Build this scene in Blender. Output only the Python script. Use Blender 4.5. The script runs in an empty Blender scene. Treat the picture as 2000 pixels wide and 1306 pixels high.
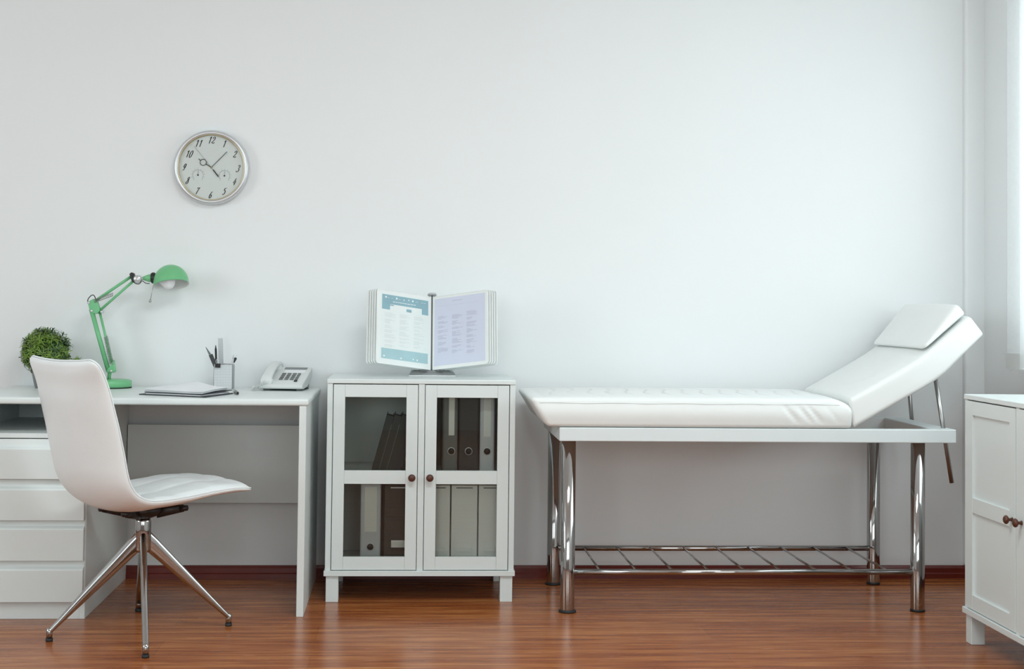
import bpy, bmesh, math, random
from mathutils import Vector, Matrix
C = bpy.context.scene
col = C.collection
PI = math.pi
random.seed(7)

# ------------------------------------------------------------------ camera
CAM = Vector((0.0, -5.61, 1.07))
right = Vector((0.99803, -0.06168, 0.0113)); fwd = Vector((0.06176, 0.99756, 0.03242))
right.normalize(); up = right.cross(fwd).normalized(); right = fwd.cross(up).normalized(); fwd.normalize()
cam_d = bpy.data.cameras.new('camera'); cam = bpy.data.objects.new('camera', cam_d); col.objects.link(cam)
cam.matrix_world = Matrix(((right.x, up.x, -fwd.x, CAM.x), (right.y, up.y, -fwd.y, CAM.y), (right.z, up.z, -fwd.z, CAM.z), (0, 0, 0, 1)))
cam_d.sensor_fit = 'HORIZONTAL'; cam_d.sensor_width = 36.0
cam_d.lens = 2770.46 * 36 / 2000
cam_d.shift_x = (1000 - 968.57) / 2000
cam_d.shift_y = (507.1 - 653) / 2000
cam_d.clip_start = 0.05
C.camera = cam

# ------------------------------------------------------------------ world and light
w = bpy.data.worlds.new('sky'); C.world = w; w.use_nodes = True
bg = w.node_tree.nodes['Background']; bg.inputs[0].default_value = (0.86, 0.94, 1.0, 1); bg.inputs[1].default_value = 1.0

def area(name, loc, rot, sx, sy, power, color, spread=180):
    l = bpy.data.lights.new(name, 'AREA'); l.shape = 'RECTANGLE'; l.size = sx; l.size_y = sy
    l.energy = power; l.color = color; l.spread = math.radians(spread)
    o = bpy.data.objects.new(name, l); col.objects.link(o); o.location = loc; o.rotation_euler = rot
    return o
# daylight standing in two window openings (right wall behind the blinds, left wall); rear fill is added
area('right_window_daylight', (2.40, -1.62, 1.62), (0, math.radians(90), 0), 1.35, 1.96, 37, (0.86, 0.965, 0.985))
area('left_window_daylight', (-3.66, -2.55, 1.75), (0, math.radians(-90), 0), 1.2, 1.4, 44, (0.86, 0.965, 0.985))
area('rear_fill_light', (1.2, -7.46, 1.65), (math.radians(90), 0, 0), 1.6, 1.5, 42, (0.86, 0.965, 0.985))  # added fill behind the camera, brightens the wall from the front
area('rear_fill_light', (-1.6, -7.46, 1.65), (math.radians(90), 0, 0), 1.6, 1.5, 54, (0.86, 0.965, 0.985))  # second added fill, more frontal light from behind the camera
area('ceiling_lamp_light', (0.4, -2.6, 2.66), (0, 0, 0), 1.2, 0.6, 50, (0.88, 0.965, 0.975))

vs = C.view_settings
C.display_settings.display_device = 'sRGB'
vs.view_transform = 'Standard'; vs.look = 'None'; vs.gamma = 1.0; vs.use_curve_mapping = False
vs.exposure = -0.27

# ------------------------------------------------------------------ materials
def lin(c):
    return tuple((x / 12.92 if x <= 0.04045 else ((x + 0.055) / 1.055) ** 2.4) for x in c)
def srgb(r, g, b):
    return lin((r / 255, g / 255, b / 255))
def mat(name, c, rough=0.5, metal=0.0, var=0.03, scale=8.0, bump=0.0, bscale=120.0, spec=0.5, coat=0.0, trans=0.0):
    m = bpy.data.materials.new(name); m.use_nodes = True
    nt = m.node_tree; p = nt.nodes['Principled BSDF']
    p.inputs['Roughness'].default_value = rough; p.inputs['Metallic'].default_value = metal
    p.inputs['Specular IOR Level'].default_value = spec
    p.inputs['Coat Weight'].default_value = coat; p.inputs['Coat Roughness'].default_value = 0.1
    p.inputs['Transmission Weight'].default_value = trans
    tc = nt.nodes.new('ShaderNodeTexCoord')
    n = nt.nodes.new('ShaderNodeTexNoise'); n.inputs['Scale'].default_value = scale; n.inputs['Detail'].default_value = 3
    nt.links.new(tc.outputs['Object'], n.inputs['Vector'])
    r = nt.nodes.new('ShaderNodeValToRGB')
    r.color_ramp.elements[0].position = 0.3; r.color_ramp.elements[1].position = 0.7
    r.color_ramp.elements[0].color = tuple(x * (1 - var) for x in c) + (1,)
    r.color_ramp.elements[1].color = tuple(min(1, x * (1 + var)) for x in c) + (1,)
    nt.links.new(n.outputs['Fac'], r.inputs['Fac']); nt.links.new(r.outputs['Color'], p.inputs['Base Color'])
    if bump:
        n2 = nt.nodes.new('ShaderNodeTexNoise'); n2.inputs['Scale'].default_value = bscale
        nt.links.new(tc.outputs['Object'], n2.inputs['Vector'])
        b = nt.nodes.new('ShaderNodeBump'); b.inputs['Strength'].default_value = bump; b.inputs['Distance'].default_value = 0.002
        nt.links.new(n2.outputs['Fac'], b.inputs['Height']); nt.links.new(b.outputs['Normal'], p.inputs['Normal'])
    return m

M = {}
M['wall'] = mat('wall_paint', (0.80, 0.82, 0.825), 0.85, var=0.006, scale=2.0, bump=0.05, bscale=200)
M['ceil'] = mat('ceiling_paint', (0.82, 0.83, 0.83), 0.9, var=0.01)
M['rear'] = mat('rear_wall_paint', (0.42, 0.40, 0.38), 0.9, var=0.02)
M['white'] = mat('white_laminate', (0.74, 0.79, 0.78), 0.32, var=0.01, spec=0.45)
M['lacquer'] = mat('white_lacquer', (0.695, 0.75, 0.74), 0.30, var=0.004, spec=0.5)
M['niche'] = M['white']
M['leather'] = mat('white_leather', (0.85, 0.885, 0.89), 0.34, var=0.01, bump=0.12, bscale=260, spec=0.5)
M['pad'] = mat('white_vinyl', (0.80, 0.825, 0.81), 0.38, var=0.01, bump=0.05, bscale=200, spec=0.45)
M['seam'] = mat('grey_seam', (0.33, 0.34, 0.34), 0.7)
M['softseam'] = mat('pale_seam', (0.62, 0.64, 0.63), 0.7)
M['chrome'] = mat('chrome', (0.44, 0.435, 0.43), 0.07, 1.0, var=0.01)
M['steel'] = mat('dull_steel', (0.42, 0.42, 0.41), 0.28, 1.0, var=0.02)
M['silver'] = mat('silver_plastic', (0.62, 0.63, 0.64), 0.3, 0.6, var=0.02)
M['frame_white'] = mat('white_powder_coat', (0.70, 0.755, 0.76), 0.4, var=0.01)
M['black'] = mat('black_plastic', (0.012, 0.012, 0.013), 0.35, var=0.1)
M['rubber'] = mat('black_rubber', (0.01, 0.012, 0.012), 0.6, var=0.1)
M['green'] = mat('green_enamel', srgb(112, 186, 132), 0.3, var=0.03, spec=0.5)
M['shade_in'] = mat('shade_white_inside', (0.80, 0.82, 0.80), 0.5)
M['bulb'] = mat('frosted_bulb', (0.9, 0.9, 0.9), 0.35)
M['knob'] = mat('brown_knob', srgb(82, 42, 26), 0.35, var=0.15, scale=60)
M['face'] = mat('clock_face', srgb(206, 213, 210), 0.55, var=0.004)
M['ink'] = mat('black_ink', (0.008, 0.008, 0.009), 0.5)
M['greyink'] = mat('grey_ink', (0.30, 0.31, 0.32), 0.6)
M['brass'] = mat('brass_pin', (0.5, 0.42, 0.25), 0.3, 1.0)
M['phone'] = mat('phone_plastic', (0.66, 0.69, 0.68), 0.4, var=0.01)
M['key'] = mat('grey_keys', (0.13, 0.14, 0.145), 0.5)
M['lcd'] = mat('grey_display', (0.17, 0.19, 0.19), 0.25)
M['paper'] = mat('paper', (0.80, 0.82, 0.84), 0.8, var=0.01)
M['cover'] = mat('black_cover', (0.015, 0.018, 0.022), 0.4, var=0.1)
M['wire'] = mat('white_wire', (0.70, 0.72, 0.73), 0.4, var=0.01)
M['holder'] = mat('holder_white', (0.78, 0.81, 0.82), 0.5, var=0.01)
M['gridline'] = mat('holder_grid_grey', (0.42, 0.44, 0.46), 0.5, var=0.01)
M['ruler'] = mat('grey_ruler', (0.46, 0.49, 0.50), 0.3)
M['leaf1'] = mat('leaf_green', (0.14, 0.24, 0.03), 0.45, var=0.45, scale=40)
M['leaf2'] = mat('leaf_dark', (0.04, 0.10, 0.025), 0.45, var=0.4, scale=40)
M['stem'] = mat('stem', (0.05, 0.08, 0.02), 0.7)
M['pot'] = mat('grey_pot', (0.20, 0.21, 0.21), 0.35, 0.3)
M['soil'] = mat('soil', (0.03, 0.02, 0.015), 0.9, var=0.3, scale=60)
M['bk_green'] = mat('dark_green_book', (0.010, 0.016, 0.012), 0.5, var=0.1)
M['bk_blue'] = mat('dark_blue_book', (0.012, 0.014, 0.022), 0.5, var=0.1)
M['page'] = mat('book_pages', (0.30, 0.31, 0.29), 0.8)
M['b_grey'] = mat('grey_binder', (0.14, 0.14, 0.13), 0.5, var=0.05)
M['b_black'] = mat('brown_black_binder', (0.022, 0.016, 0.014), 0.5, var=0.1)
M['b_light'] = mat('pale_binder', (0.58, 0.59, 0.62), 0.5, var=0.02)
M['b_brown'] = mat('brown_box', (0.045, 0.028, 0.022), 0.55, var=0.1)
M['b_white'] = mat('white_box', (0.80, 0.80, 0.77), 0.6, var=0.02)
M['label'] = mat('white_label', (0.80, 0.79, 0.74), 0.6)
M['panel'] = mat('white_sleeve_frame', (0.76, 0.80, 0.79), 0.4, var=0.01)
M['sheet'] = mat('white_sheet', (0.74, 0.80, 0.79), 0.45, var=0.01)
M['teal'] = mat('teal_print', srgb(134, 172, 184), 0.5, var=0.06, scale=20)
M['teal2'] = mat('pale_teal_print', srgb(160, 194, 200), 0.5, var=0.04, scale=20)
M['faint'] = mat('faint_print', (0.62, 0.67, 0.67), 0.5)
M['lilac'] = mat('lilac_sheet', srgb(203, 209, 226), 0.45, var=0.01)
M['lilac2'] = mat('lilac_print', srgb(184, 189, 207), 0.45)
M['alu'] = mat('aluminium_base', (0.50, 0.52, 0.52), 0.35, 0.7)
M['baseboard'] = mat('red_brown_skirting', srgb(104, 32, 22), 0.35, var=0.12, scale=10)
M['pvc'] = mat('white_window_frame', (0.82, 0.83, 0.83), 0.4)

def glass(name, tint, fac_ior=1.45, rough=0.0):
    m = bpy.data.materials.new(name); m.use_nodes = True; nt = m.node_tree
    nt.nodes.remove(nt.nodes['Principled BSDF']); out = nt.nodes['Material Output']
    t = nt.nodes.new('ShaderNodeBsdfTransparent'); t.inputs[0].default_value = tint + (1,)
    g = nt.nodes.new('ShaderNodeBsdfGlossy'); g.inputs['Roughness'].default_value = rough
    f = nt.nodes.new('ShaderNodeFresnel'); f.inputs[0].default_value = fac_ior
    mx = nt.nodes.new('ShaderNodeMixShader')
    nt.links.new(f.outputs[0], mx.inputs[0]); nt.links.new(t.outputs[0], mx.inputs[1]); nt.links.new(g.outputs[0], mx.inputs[2])
    nt.links.new(mx.outputs[0], out.inputs[0]); return m
M['glass'] = glass('cabinet_glass', (0.93, 0.95, 0.93), 1.45)
M['wglass'] = glass('window_glass', (0.97, 0.98, 0.98), 1.2)
M['clear'] = glass('clear_lens', (0.99, 0.99, 0.99), 1.03)

def slat_mat():
    m = bpy.data.materials.new('blind_fabric'); m.use_nodes = True; nt = m.node_tree
    nt.nodes.remove(nt.nodes['Principled BSDF']); out = nt.nodes['Material Output']
    d = nt.nodes.new('ShaderNodeBsdfDiffuse'); d.inputs[0].default_value = (0.82, 0.85, 0.86, 1)
    tl = nt.nodes.new('ShaderNodeBsdfTranslucent'); tl.inputs[0].default_value = (0.86, 0.90, 0.91, 1)
    tr = nt.nodes.new('ShaderNodeBsdfTransparent'); tr.inputs[0].default_value = (1, 1, 1, 1)
    a = nt.nodes.new('ShaderNodeMixShader'); a.inputs[0].default_value = 0.5
    b = nt.nodes.new('ShaderNodeMixShader')
    tc = nt.nodes.new('ShaderNodeTexCoord'); n = nt.nodes.new('ShaderNodeTexNoise'); n.inputs['Scale'].default_value = 60
    mr = nt.nodes.new('ShaderNodeMapRange'); mr.inputs['To Min'].default_value = 0.42; mr.inputs['To Max'].default_value = 0.48
    nt.links.new(tc.outputs['Object'], n.inputs['Vector']); nt.links.new(n.outputs['Fac'], mr.inputs['Value'])
    nt.links.new(mr.outputs[0], b.inputs[0])
    nt.links.new(d.outputs[0], a.inputs[1]); nt.links.new(tl.outputs[0], a.inputs[2])
    nt.links.new(a.outputs[0], b.inputs[1]); nt.links.new(tr.outputs[0], b.inputs[2])
    nt.links.new(b.outputs[0], out.inputs[0]); return m
M['slat'] = slat_mat()

def floor_mat():
    m = bpy.data.materials.new('laminate_floor'); m.use_nodes = True; nt = m.node_tree; L = nt.links
    p = nt.nodes['Principled BSDF']; p.inputs['Specular IOR Level'].default_value = 0.3
    tc = nt.nodes.new('ShaderNodeTexCoord'); mp = nt.nodes.new('ShaderNodeMapping')
    mp.inputs['Location'].default_value = (0.28, 0.08, 0)
    L.new(tc.outputs['Object'], mp.inputs['Vector'])
    br = nt.nodes.new('ShaderNodeTexBrick'); br.offset = 0.37; br.inputs['Scale'].default_value = 1.0
    br.inputs['Brick Width'].default_value = 1.28; br.inputs['Row Height'].default_value = 0.19
    br.inputs['Mortar Size'].default_value = 0.0012; br.inputs['Bias'].default_value = 0.0
    br.inputs['Color1'].default_value = (0.42, 0.42, 0.42, 1); br.inputs['Color2'].default_value = (0.60, 0.60, 0.60, 1)
    br.inputs['Mortar'].default_value = (0.5, 0.5, 0.5, 1); L.new(mp.outputs[0], br.inputs['Vector'])
    mg = nt.nodes.new('ShaderNodeMapping'); mg.inputs['Scale'].default_value = (0.55, 9.0, 1.0); L.new(tc.outputs['Object'], mg.inputs['Vector'])
    g = nt.nodes.new('ShaderNodeTexNoise'); g.inputs['Scale'].default_value = 3.5; g.inputs['Detail'].default_value = 8
    g.inputs['Roughness'].default_value = 0.62; g.inputs['Distortion'].default_value = 0.4; L.new(mg.outputs[0], g.inputs['Vector'])
    mg2 = nt.nodes.new('ShaderNodeMapping'); mg2.inputs['Scale'].default_value = (1.4, 30.0, 1.0); L.new(tc.outputs['Object'], mg2.inputs['Vector'])
    g2 = nt.nodes.new('ShaderNodeTexNoise'); g2.inputs['Scale'].default_value = 4.0; g2.inputs['Detail'].default_value = 4; L.new(mg2.outputs[0], g2.inputs['Vector'])
    m1 = nt.nodes.new('ShaderNodeMath'); m1.operation = 'MULTIPLY'; m1.inputs[1].default_value = 0.66; L.new(g.outputs['Fac'], m1.inputs[0])
    m2 = nt.nodes.new('ShaderNodeMath'); m2.operation = 'MULTIPLY_ADD'; m2.inputs[1].default_value = 0.22; L.new(g2.outputs['Fac'], m2.inputs[0]); L.new(m1.outputs[0], m2.inputs[2])
    m3 = nt.nodes.new('ShaderNodeMath'); m3.operation = 'MULTIPLY_ADD'; m3.inputs[1].default_value = 0.16; L.new(br.outputs['Color'], m3.inputs[0]); L.new(m2.outputs[0], m3.inputs[2])
    r = nt.nodes.new('ShaderNodeValToRGB'); e = r.color_ramp.elements
    e[0].position = 0.36; e[0].color = srgb(108, 50, 24) + (1,)
    e[1].position = 0.68; e[1].color = srgb(192, 128, 74) + (1,)
    x = r.color_ramp.elements.new(0.50); x.color = srgb(146, 80, 40) + (1,)
    L.new(m3.outputs[0], r.inputs['Fac'])
    mm = nt.nodes.new('ShaderNodeMixRGB'); mm.blend_type = 'MIX'; mm.inputs['Color2'].default_value = srgb(80, 34, 20) + (1,)
    ms = nt.nodes.new('ShaderNodeMath'); ms.operation = 'MULTIPLY'; ms.inputs[1].default_value = 0.22; L.new(br.outputs['Fac'], ms.inputs[0])
    L.new(ms.outputs[0], mm.inputs['Fac']); L.new(r.outputs['Color'], mm.inputs['Color1']); L.new(mm.outputs[0], p.inputs['Base Color'])
    rr = nt.nodes.new('ShaderNodeMapRange'); rr.inputs['To Min'].default_value = 0.17; rr.inputs['To Max'].default_value = 0.32
    L.new(g2.outputs['Fac'], rr.inputs['Value']); L.new(rr.outputs[0], p.inputs['Roughness'])
    b = nt.nodes.new('ShaderNodeBump'); b.inputs['Strength'].default_value = 0.08; b.inputs['Distance'].default_value = 0.002
    L.new(g2.outputs['Fac'], b.inputs['Height']); L.new(b.outputs['Normal'], p.inputs['Normal'])
    return m
M['floor'] = floor_mat()

# ------------------------------------------------------------------ mesh helpers
class MB:
    def __init__(s): s.v = []; s.f = []; s.mi = []; s.sm = []
    def add(s, vs_, fs, mi=0, smooth=False):
        b = len(s.v); s.v += [tuple(v) for v in vs_]
        for f in fs: s.f.append(tuple(i + b for i in f)); s.mi.append(mi); s.sm.append(smooth)
        return s
    def box(s, x0, x1, y0, y1, z0, z1, mi=0):
        v = [(x, y, z) for z in (z0, z1) for y in (y0, y1) for x in (x0, x1)]
        return s.add(v, [(0, 2, 3, 1), (4, 5, 7, 6), (0, 1, 5, 4), (2, 6, 7, 3), (0, 4, 6, 2), (1, 3, 7, 5)], mi)
    def tube(s, pts, r, n=14, mi=0, cap=True, flat=1.0, closed=False):
        pts = [Vector(p) for p in pts]; rs = r if isinstance(r, (list, tuple)) else [r] * len(pts)
        vs_ = []; ref = None; N = len(pts)
        for i, p in enumerate(pts):
            if closed: t = (pts[(i + 1) % N] - pts[i - 1])
            else: t = (pts[min(i + 1, N - 1)] - pts[max(i - 1, 0)])
            t.normalize()
            if ref is None:
                ref = Vector((0, 0, 1)) if abs(t.z) < 0.9 else Vector((1, 0, 0))
            a = (ref - t * ref.dot(t)).normalized(); ref = a; b = t.cross(a)
            for k in range(n):
                th = 2 * PI * k / n
                vs_.append(p + (a * math.cos(th) + b * math.sin(th) * flat) * rs[i])
        fs = []
        for i in range(N if closed else N - 1):
            j = (i + 1) % N
            for k in range(n):
                l = (k + 1) % n
                fs.append((i * n + k, i * n + l, j * n + l, j * n + k))
        s.add(vs_, fs, mi, True)
        if cap and not closed:
            b0 = len(s.v) - len(vs_)
            s.f.append(tuple(b0 + k for k in range(n))[::-1]); s.mi.append(mi); s.sm.append(False)
            s.f.append(tuple(b0 + (N - 1) * n + k for k in range(n))); s.mi.append(mi); s.sm.append(False)
        return s
    def lathe(s, prof, c=(0, 0, 0), axis=(0, 0, 1), n=40, mi=0, smooth=True, a0=0, a1=2 * PI):
        ax = Vector(axis).normalized(); ref = Vector((0, 0, 1)) if abs(ax.z) < 0.9 else Vector((1, 0, 0))
        u = (ref - ax * ref.dot(ax)).normalized(); v = ax.cross(u); c = Vector(c)
        full = abs(a1 - a0 - 2 * PI) < 1e-6; m = n if full else n + 1
        vs_ = []
        for (r, h) in prof:
            for k in range(m):
                th = a0 + (a1 - a0) * k / n
                vs_.append(c + ax * h + (u * math.cos(th) + v * math.sin(th)) * max(r, 1e-5))
        fs = []
        for i in range(len(prof) - 1):
            for k in range(n):
                l = (k + 1) % m
                fs.append((i * m + k, i * m + l, (i + 1) * m + l, (i + 1) * m + k))
        return s.add(vs_, fs, mi, smooth)
    def grid(s, P, mi=0, smooth=True):
        r = len(P); c = len(P[0])
        return s.add([p for row in P for p in row], [(i * c + j, i * c + j + 1, (i + 1) * c + j + 1, (i + 1) * c + j) for i in range(r - 1) for j in range(c - 1)], mi, smooth)
    def prism(s, poly, fn, mi=0):
        # poly: list of 2D points, fn(p, side) -> 3D ; side 0/1
        n = len(poly)
        v = [fn(p, 0) for p in poly] + [fn(p, 1) for p in poly]
        return s.add(v, [tuple(range(n))[::-1], tuple(range(n, 2 * n))] + [(i, (i + 1) % n, n + (i + 1) % n, n + i) for i in range(n)], mi)
    def rbox(s, lo, hi, r, seg=0.03, warp=None, mi=0, dens=None):
        def axis(a, b, d):
            m = max(2, int(round((b - a - 2 * r) / d)))
            e = [a + r * t for t in (0, 0.12, 0.3, 0.5, 0.75)]
            mid = [a + r + (b - a - 2 * r) * k / m for k in range(m + 1)]
            return e + mid + [a + b - q for q in e[::-1]]
        dens = dens or (seg, seg, seg)
        A = [axis(lo[i], hi[i], dens[i]) for i in range(3)]
        idx = {}; vs_ = []; fs = []
        def vid(i, j, k):
            key = (i, j, k)
            if key not in idx:
                p = Vector((A[0][i], A[1][j], A[2][k]))
                q = Vector([min(max(p[t], lo[t] + r), hi[t] - r) for t in range(3)])
                d = p - q
                if d.length > 1e-9:
                    m = max(abs(x) for x in d)
                    # map the cube shell position to a sphere shell: point on surface has max component == r
                    d = d.normalized() * r if m > 0 else d
                p = q + d
                if warp: p = Vector(warp(p))
                idx[key] = len(vs_); vs_.append(p)
            return idx[key]
        n = [len(a) - 1 for a in A]
        for i in range(n[0]):
            for j in range(n[1]):
                fs.append((vid(i, j, 0), vid(i, j + 1, 0), vid(i + 1, j + 1, 0), vid(i + 1, j, 0)))
                fs.append((vid(i, j, n[2]), vid(i + 1, j, n[2]), vid(i + 1, j + 1, n[2]), vid(i, j + 1, n[2])))
            for k in range(n[2]):
                fs.append((vid(i, 0, k), vid(i + 1, 0, k), vid(i + 1, 0, k + 1), vid(i, 0, k + 1)))
                fs.append((vid(i, n[1], k), vid(i, n[1], k + 1), vid(i + 1, n[1], k + 1), vid(i + 1, n[1], k)))
        for j in range(n[1]):
            for k in range(n[2]):
                fs.append((vid(0, j, k), vid(0, j, k + 1), vid(0, j + 1, k + 1), vid(0, j + 1, k)))
                fs.append((vid(n[0], j, k), vid(n[0], j + 1, k), vid(n[0], j + 1, k + 1), vid(n[0], j, k + 1)))
        return s.add(vs_, fs, mi, True)

def obj(name, mb, m, parent=None, bevel=0.0, recalc=True, fn=None):
    """link the collected shapes as one mesh; with a parent the points are given in world space (parent unrotated) """
    me = bpy.data.meshes.new(name)
    off = Vector((0, 0, 0))
    if parent is not None: off = Vector(parent['_o']) if '_o' in parent else Vector((0, 0, 0))
    vv = [Vector(v) for v in mb.v]
    if fn: vv = [Vector(fn(v)) for v in vv]
    me.from_pydata([v - off for v in vv], [], mb.f)
    for p, i, sm in zip(me.polygons, mb.mi, mb.sm): p.material_index = i; p.use_smooth = sm
    for x in (m if isinstance(m, (list, tuple)) else [m]): me.materials.append(x)
    if recalc:
        b = bmesh.new(); b.from_mesh(me); bmesh.ops.recalc_face_normals(b, faces=b.faces); b.to_mesh(me); b.free()
    o = bpy.data.objects.new(name, me); col.objects.link(o)
    if parent is not None:
        o.parent = parent; o['_o'] = tuple(off)
    if bevel:
        bv = o.modifiers.new('bevel', 'BEVEL'); bv.width = bevel; bv.segments = 2; bv.limit_method = 'ANGLE'; bv.angle_limit = math.radians(40)
        bv.harden_normals = False
    return o
def thing(name, label, cat, loc=(0, 0, 0), group=None):
    o = bpy.data.objects.new(name, None); col.objects.link(o); o.location = loc; o.empty_display_size = 0.05
    o['_o'] = tuple(loc); o['label'] = label; o['category'] = cat
    if group: o['group'] = group
    return o
def tag(o, label, cat, group=None):
    o['label'] = label; o['category'] = cat
    if group: o['group'] = group
    return o
def struct(name, mb, m, parent=None, bevel=0.0):
    o = obj(name, mb, m, parent, bevel)
    if parent is None: o['kind'] = 'structure'
    return o

def catmull(pts, n=8):
    P = [Vector(p) for p in pts]; out = []
    for i in range(len(P) - 1):
        a, b, c, d = P[max(i - 1, 0)], P[i], P[i + 1], P[min(i + 2, len(P) - 1)]
        for k in range(n):
            t = k / n
            out.append(0.5 * ((2 * b) + (c - a) * t + (2 * a - 5 * b + 4 * c - d) * t * t + (3 * b - a - 3 * c + d) * t ** 3))
    out.append(P[-1]); return out

# ------------------------------------------------------------------ the room
XL, XR, YF, ZC = -3.70, 2.318, -7.5, 2.72
struct('floor', MB().box(XL - .1, XR + .3, YF - .1, 0.12, -0.06, 0), M['floor'])
struct('ceiling', MB().box(XL - .1, XR + .3, YF - .1, 0.12, ZC, ZC + .1), M['ceil'])
struct('wall_back', MB().box(XL - .1, XR + .3, 0, 0.12, 0, ZC), M['wall'])
def wall_with_hole(name, plane, x0, x1, a0, a1, h0, h1, u0, u1, m):
    mb = MB()
    def bx(ua, ub, za, zb):
        if plane == 'x': mb.box(x0, x1, ua, ub, za, zb)
        else: mb.box(ua, ub, x0, x1, za, zb)
    bx(u0, a0, 0, ZC); bx(a1, u1, 0, ZC); bx(a0, a1, 0, h0); bx(a0, a1, h1, ZC)
    return struct(name, mb, m)
RW = (-2.62, -0.62, 0.92, 2.32); LW = (-3.35, -1.75, 1.05, 2.45); FW = (-2.45, 2.05, 0.9, 2.4)
wall_with_hole('wall_right', 'x', XR, XR + .22, RW[0], RW[1], RW[2], RW[3], YF, 0.0, M['wall'])
wall_with_hole('wall_left', 'x', XL - .1, XL, LW[0], LW[1], LW[2], LW[3], YF, 0.0, M['wall'])
wall_with_hole('wall_front', 'y', YF - .1, YF, FW[0], FW[1], FW[2], FW[3], XL, XR, M['rear'])
def window(name, plane, c, a0, a1, h0, h1, d):
    r = MB()
    t = 0.055
    def bx(mb, ua, ub, za, zb, q0, q1):
        if plane == 'x': mb.box(q0, q1, ua, ub, za, zb)
        else: mb.box(ua, ub, q0, q1, za, zb)
    bx(r, a0, a0 + t, h0, h1, c, c + d); bx(r, a1 - t, a1, h0, h1, c, c + d)
    bx(r, a0 + t, a1 - t, h0, h0 + t, c, c + d); bx(r, a0 + t, a1 - t, h1 - t, h1, c, c + d)
    mid = (a0 + a1) / 2; bx(r, mid - t / 2, mid + t / 2, h0 + t, h1 - t, c, c + d)
    f = struct(name, r, M['pvc'], None, 0.003)
    p = MB(); bx(p, a0 + t, mid - t / 2, h0 + t, h1 - t, c + d * .45, c + d * .55); bx(p, mid + t / 2, a1 - t, h0 + t, h1 - t, c + d * .45, c + d * .55)
    g = obj('window_glass', p, M['wglass'], f)
window('window_1', 'x', XR + .13, RW[0], RW[1], RW[2], RW[3], 0.07)
window('window_2', 'x', XL - .09, LW[0], LW[1], LW[2], LW[3], 0.02)
window('window_3', 'y', YF - .09, FW[0], FW[1], FW[2], FW[3], 0.02)  # unseen window added to house the rear fill lights
# skirting
def skirting(name, f):
    prof = [(0, 0), (0.016, 0), (0.016, 0.018), (0.012, 0.022), (0.012, 0.040), (0.007, 0.048), (0, 0.050)]
    return struct(name, MB().prism(prof, f), M['baseboard'])
skirting('baseboard_back', lambda p, s: ((XL, XR)[s], -p[0], p[1]))
skirting('baseboard_right', lambda p, s: (XR - p[0], (YF, -0.016)[s], p[1]))
skirting('baseboard_left', lambda p, s: (XL + p[0], (YF, -0.016)[s], p[1]))
# boxed-in pipe in the corner
struct('trim_1', MB().rbox((2.240, -0.030, 0.05), (2.330, 0.03, ZC + .03), 0.012, dens=(.02, .02, .4)), M['wall'])

# ceiling lamp above, out of frame
cl = thing('ceiling_lamp', 'flat white rectangular lamp fixed under the ceiling', 'lamp', (0.4, -2.6, ZC))
obj('lamp_housing', MB().box(-0.25, 1.05, -2.95, -2.25, 2.68, ZC), M['pvc'], cl, 0.004)

# ------------------------------------------------------------------ desk
D = thing('writing_desk', 'white writing desk with a drawer pedestal, standing against the wall', 'desk', (-0.92, -0.35, 0))
DY0 = -0.70
obj('tabletop', MB().rbox((-1.51, DY0, 0.719), (-0.335, -0.005, 0.742), 0.008, dens=(.1, .1, .01)), M['white'], D)
obj('side_panel', MB().box(-0.366, -0.342, -0.695, -0.01, 0, 0.719), M['white'], D, 0.0015)
obj('modesty_panel', MB().box(-1.07, -0.366, -0.045, -0.027, 0.297, 0.597), M['white'], D, 0.001)
ped = MB()
PX0, PX1, PY0 = -1.505, -1.073, -0.715
ped.box(PX1 - .018, PX1, PY0, -0.01, 0, 0.719); ped.box(PX0, PX0 + .018, PY0, -0.01, 0, 0.719)
ped.box(PX0 + .018, PX1 - .018, -0.03, -0.01, 0, 0.719)
ped.box(PX0 + .018, PX1 - .018, PY0, -0.03, 0.606, 0.622)
ped.box(PX0 + .018, PX1 - .018, PY0, -0.03, 0.0, 0.058)
pedestal = obj('pedestal', ped, M['white'], D, 0.001)
for (zt, zs, zb) in ((0.604, 0.574, 0.4705), (0.469, 0.438, 0.3325), (0.331, 0.306, 0.1975), (0.196, 0.170, 0.0600)):
    m = MB()
    # drawer front: upright face with a set-back grip strip along its top edge
    m.prism([(-0.737, zb), (-0.737, zs - .004), (-0.733, zs), (-0.719, zs + .006), (-0.7165, zt - .001), (-0.70, zt - .001), (-0.70, zb)],
            lambda p, s: ((PX0 + .004, PX1 - .004)[s], p[0], p[1]))
    obj('drawer', m, M['white'], D, 0.0012)

# ------------------------------------------------------------------ swivel chair
CH = Vector((-0.846, -0.925, 0)); TH = math.radians(40)
cf = Vector((math.cos(TH), math.sin(TH), 0)); cr = Vector((math.sin(TH), -math.cos(TH), 0)); cz = Vector((0, 0, 1))
chair = thing('office_chair', 'white leather shell chair on four chromed legs, in front of the desk', 'chair', CH)
prof = catmull([(-.290, .893), (-.274, .872), (-.256, .836), (-.241, .796), (-.224, .735), (-.209, .68), (-.197, .63), (-.188, .592), (-.178, .545), (-.165, .508), (-.140, .476), (-.100, .458), (-.05, .455), (0, .457), (.06, .461), (.12, .467), (.18, .471), (.225, .472), (.266, .467), (.300, .459)] and
               [(a, z, 0) for a, z in [(-.290, .893), (-.274, .872), (-.256, .836), (-.241, .796), (-.224, .735), (-.209, .68), (-.197, .63), (-.188, .592), (-.178, .545), (-.165, .508), (-.140, .476), (-.100, .458), (-.05, .455), (0, .457), (.06, .461), (.12, .467), (.18, .471), (.225, .472), (.266, .467), (.300, .459)]], 4)
NT = len(prof) - 1
lens_ = [0.0]
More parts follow.
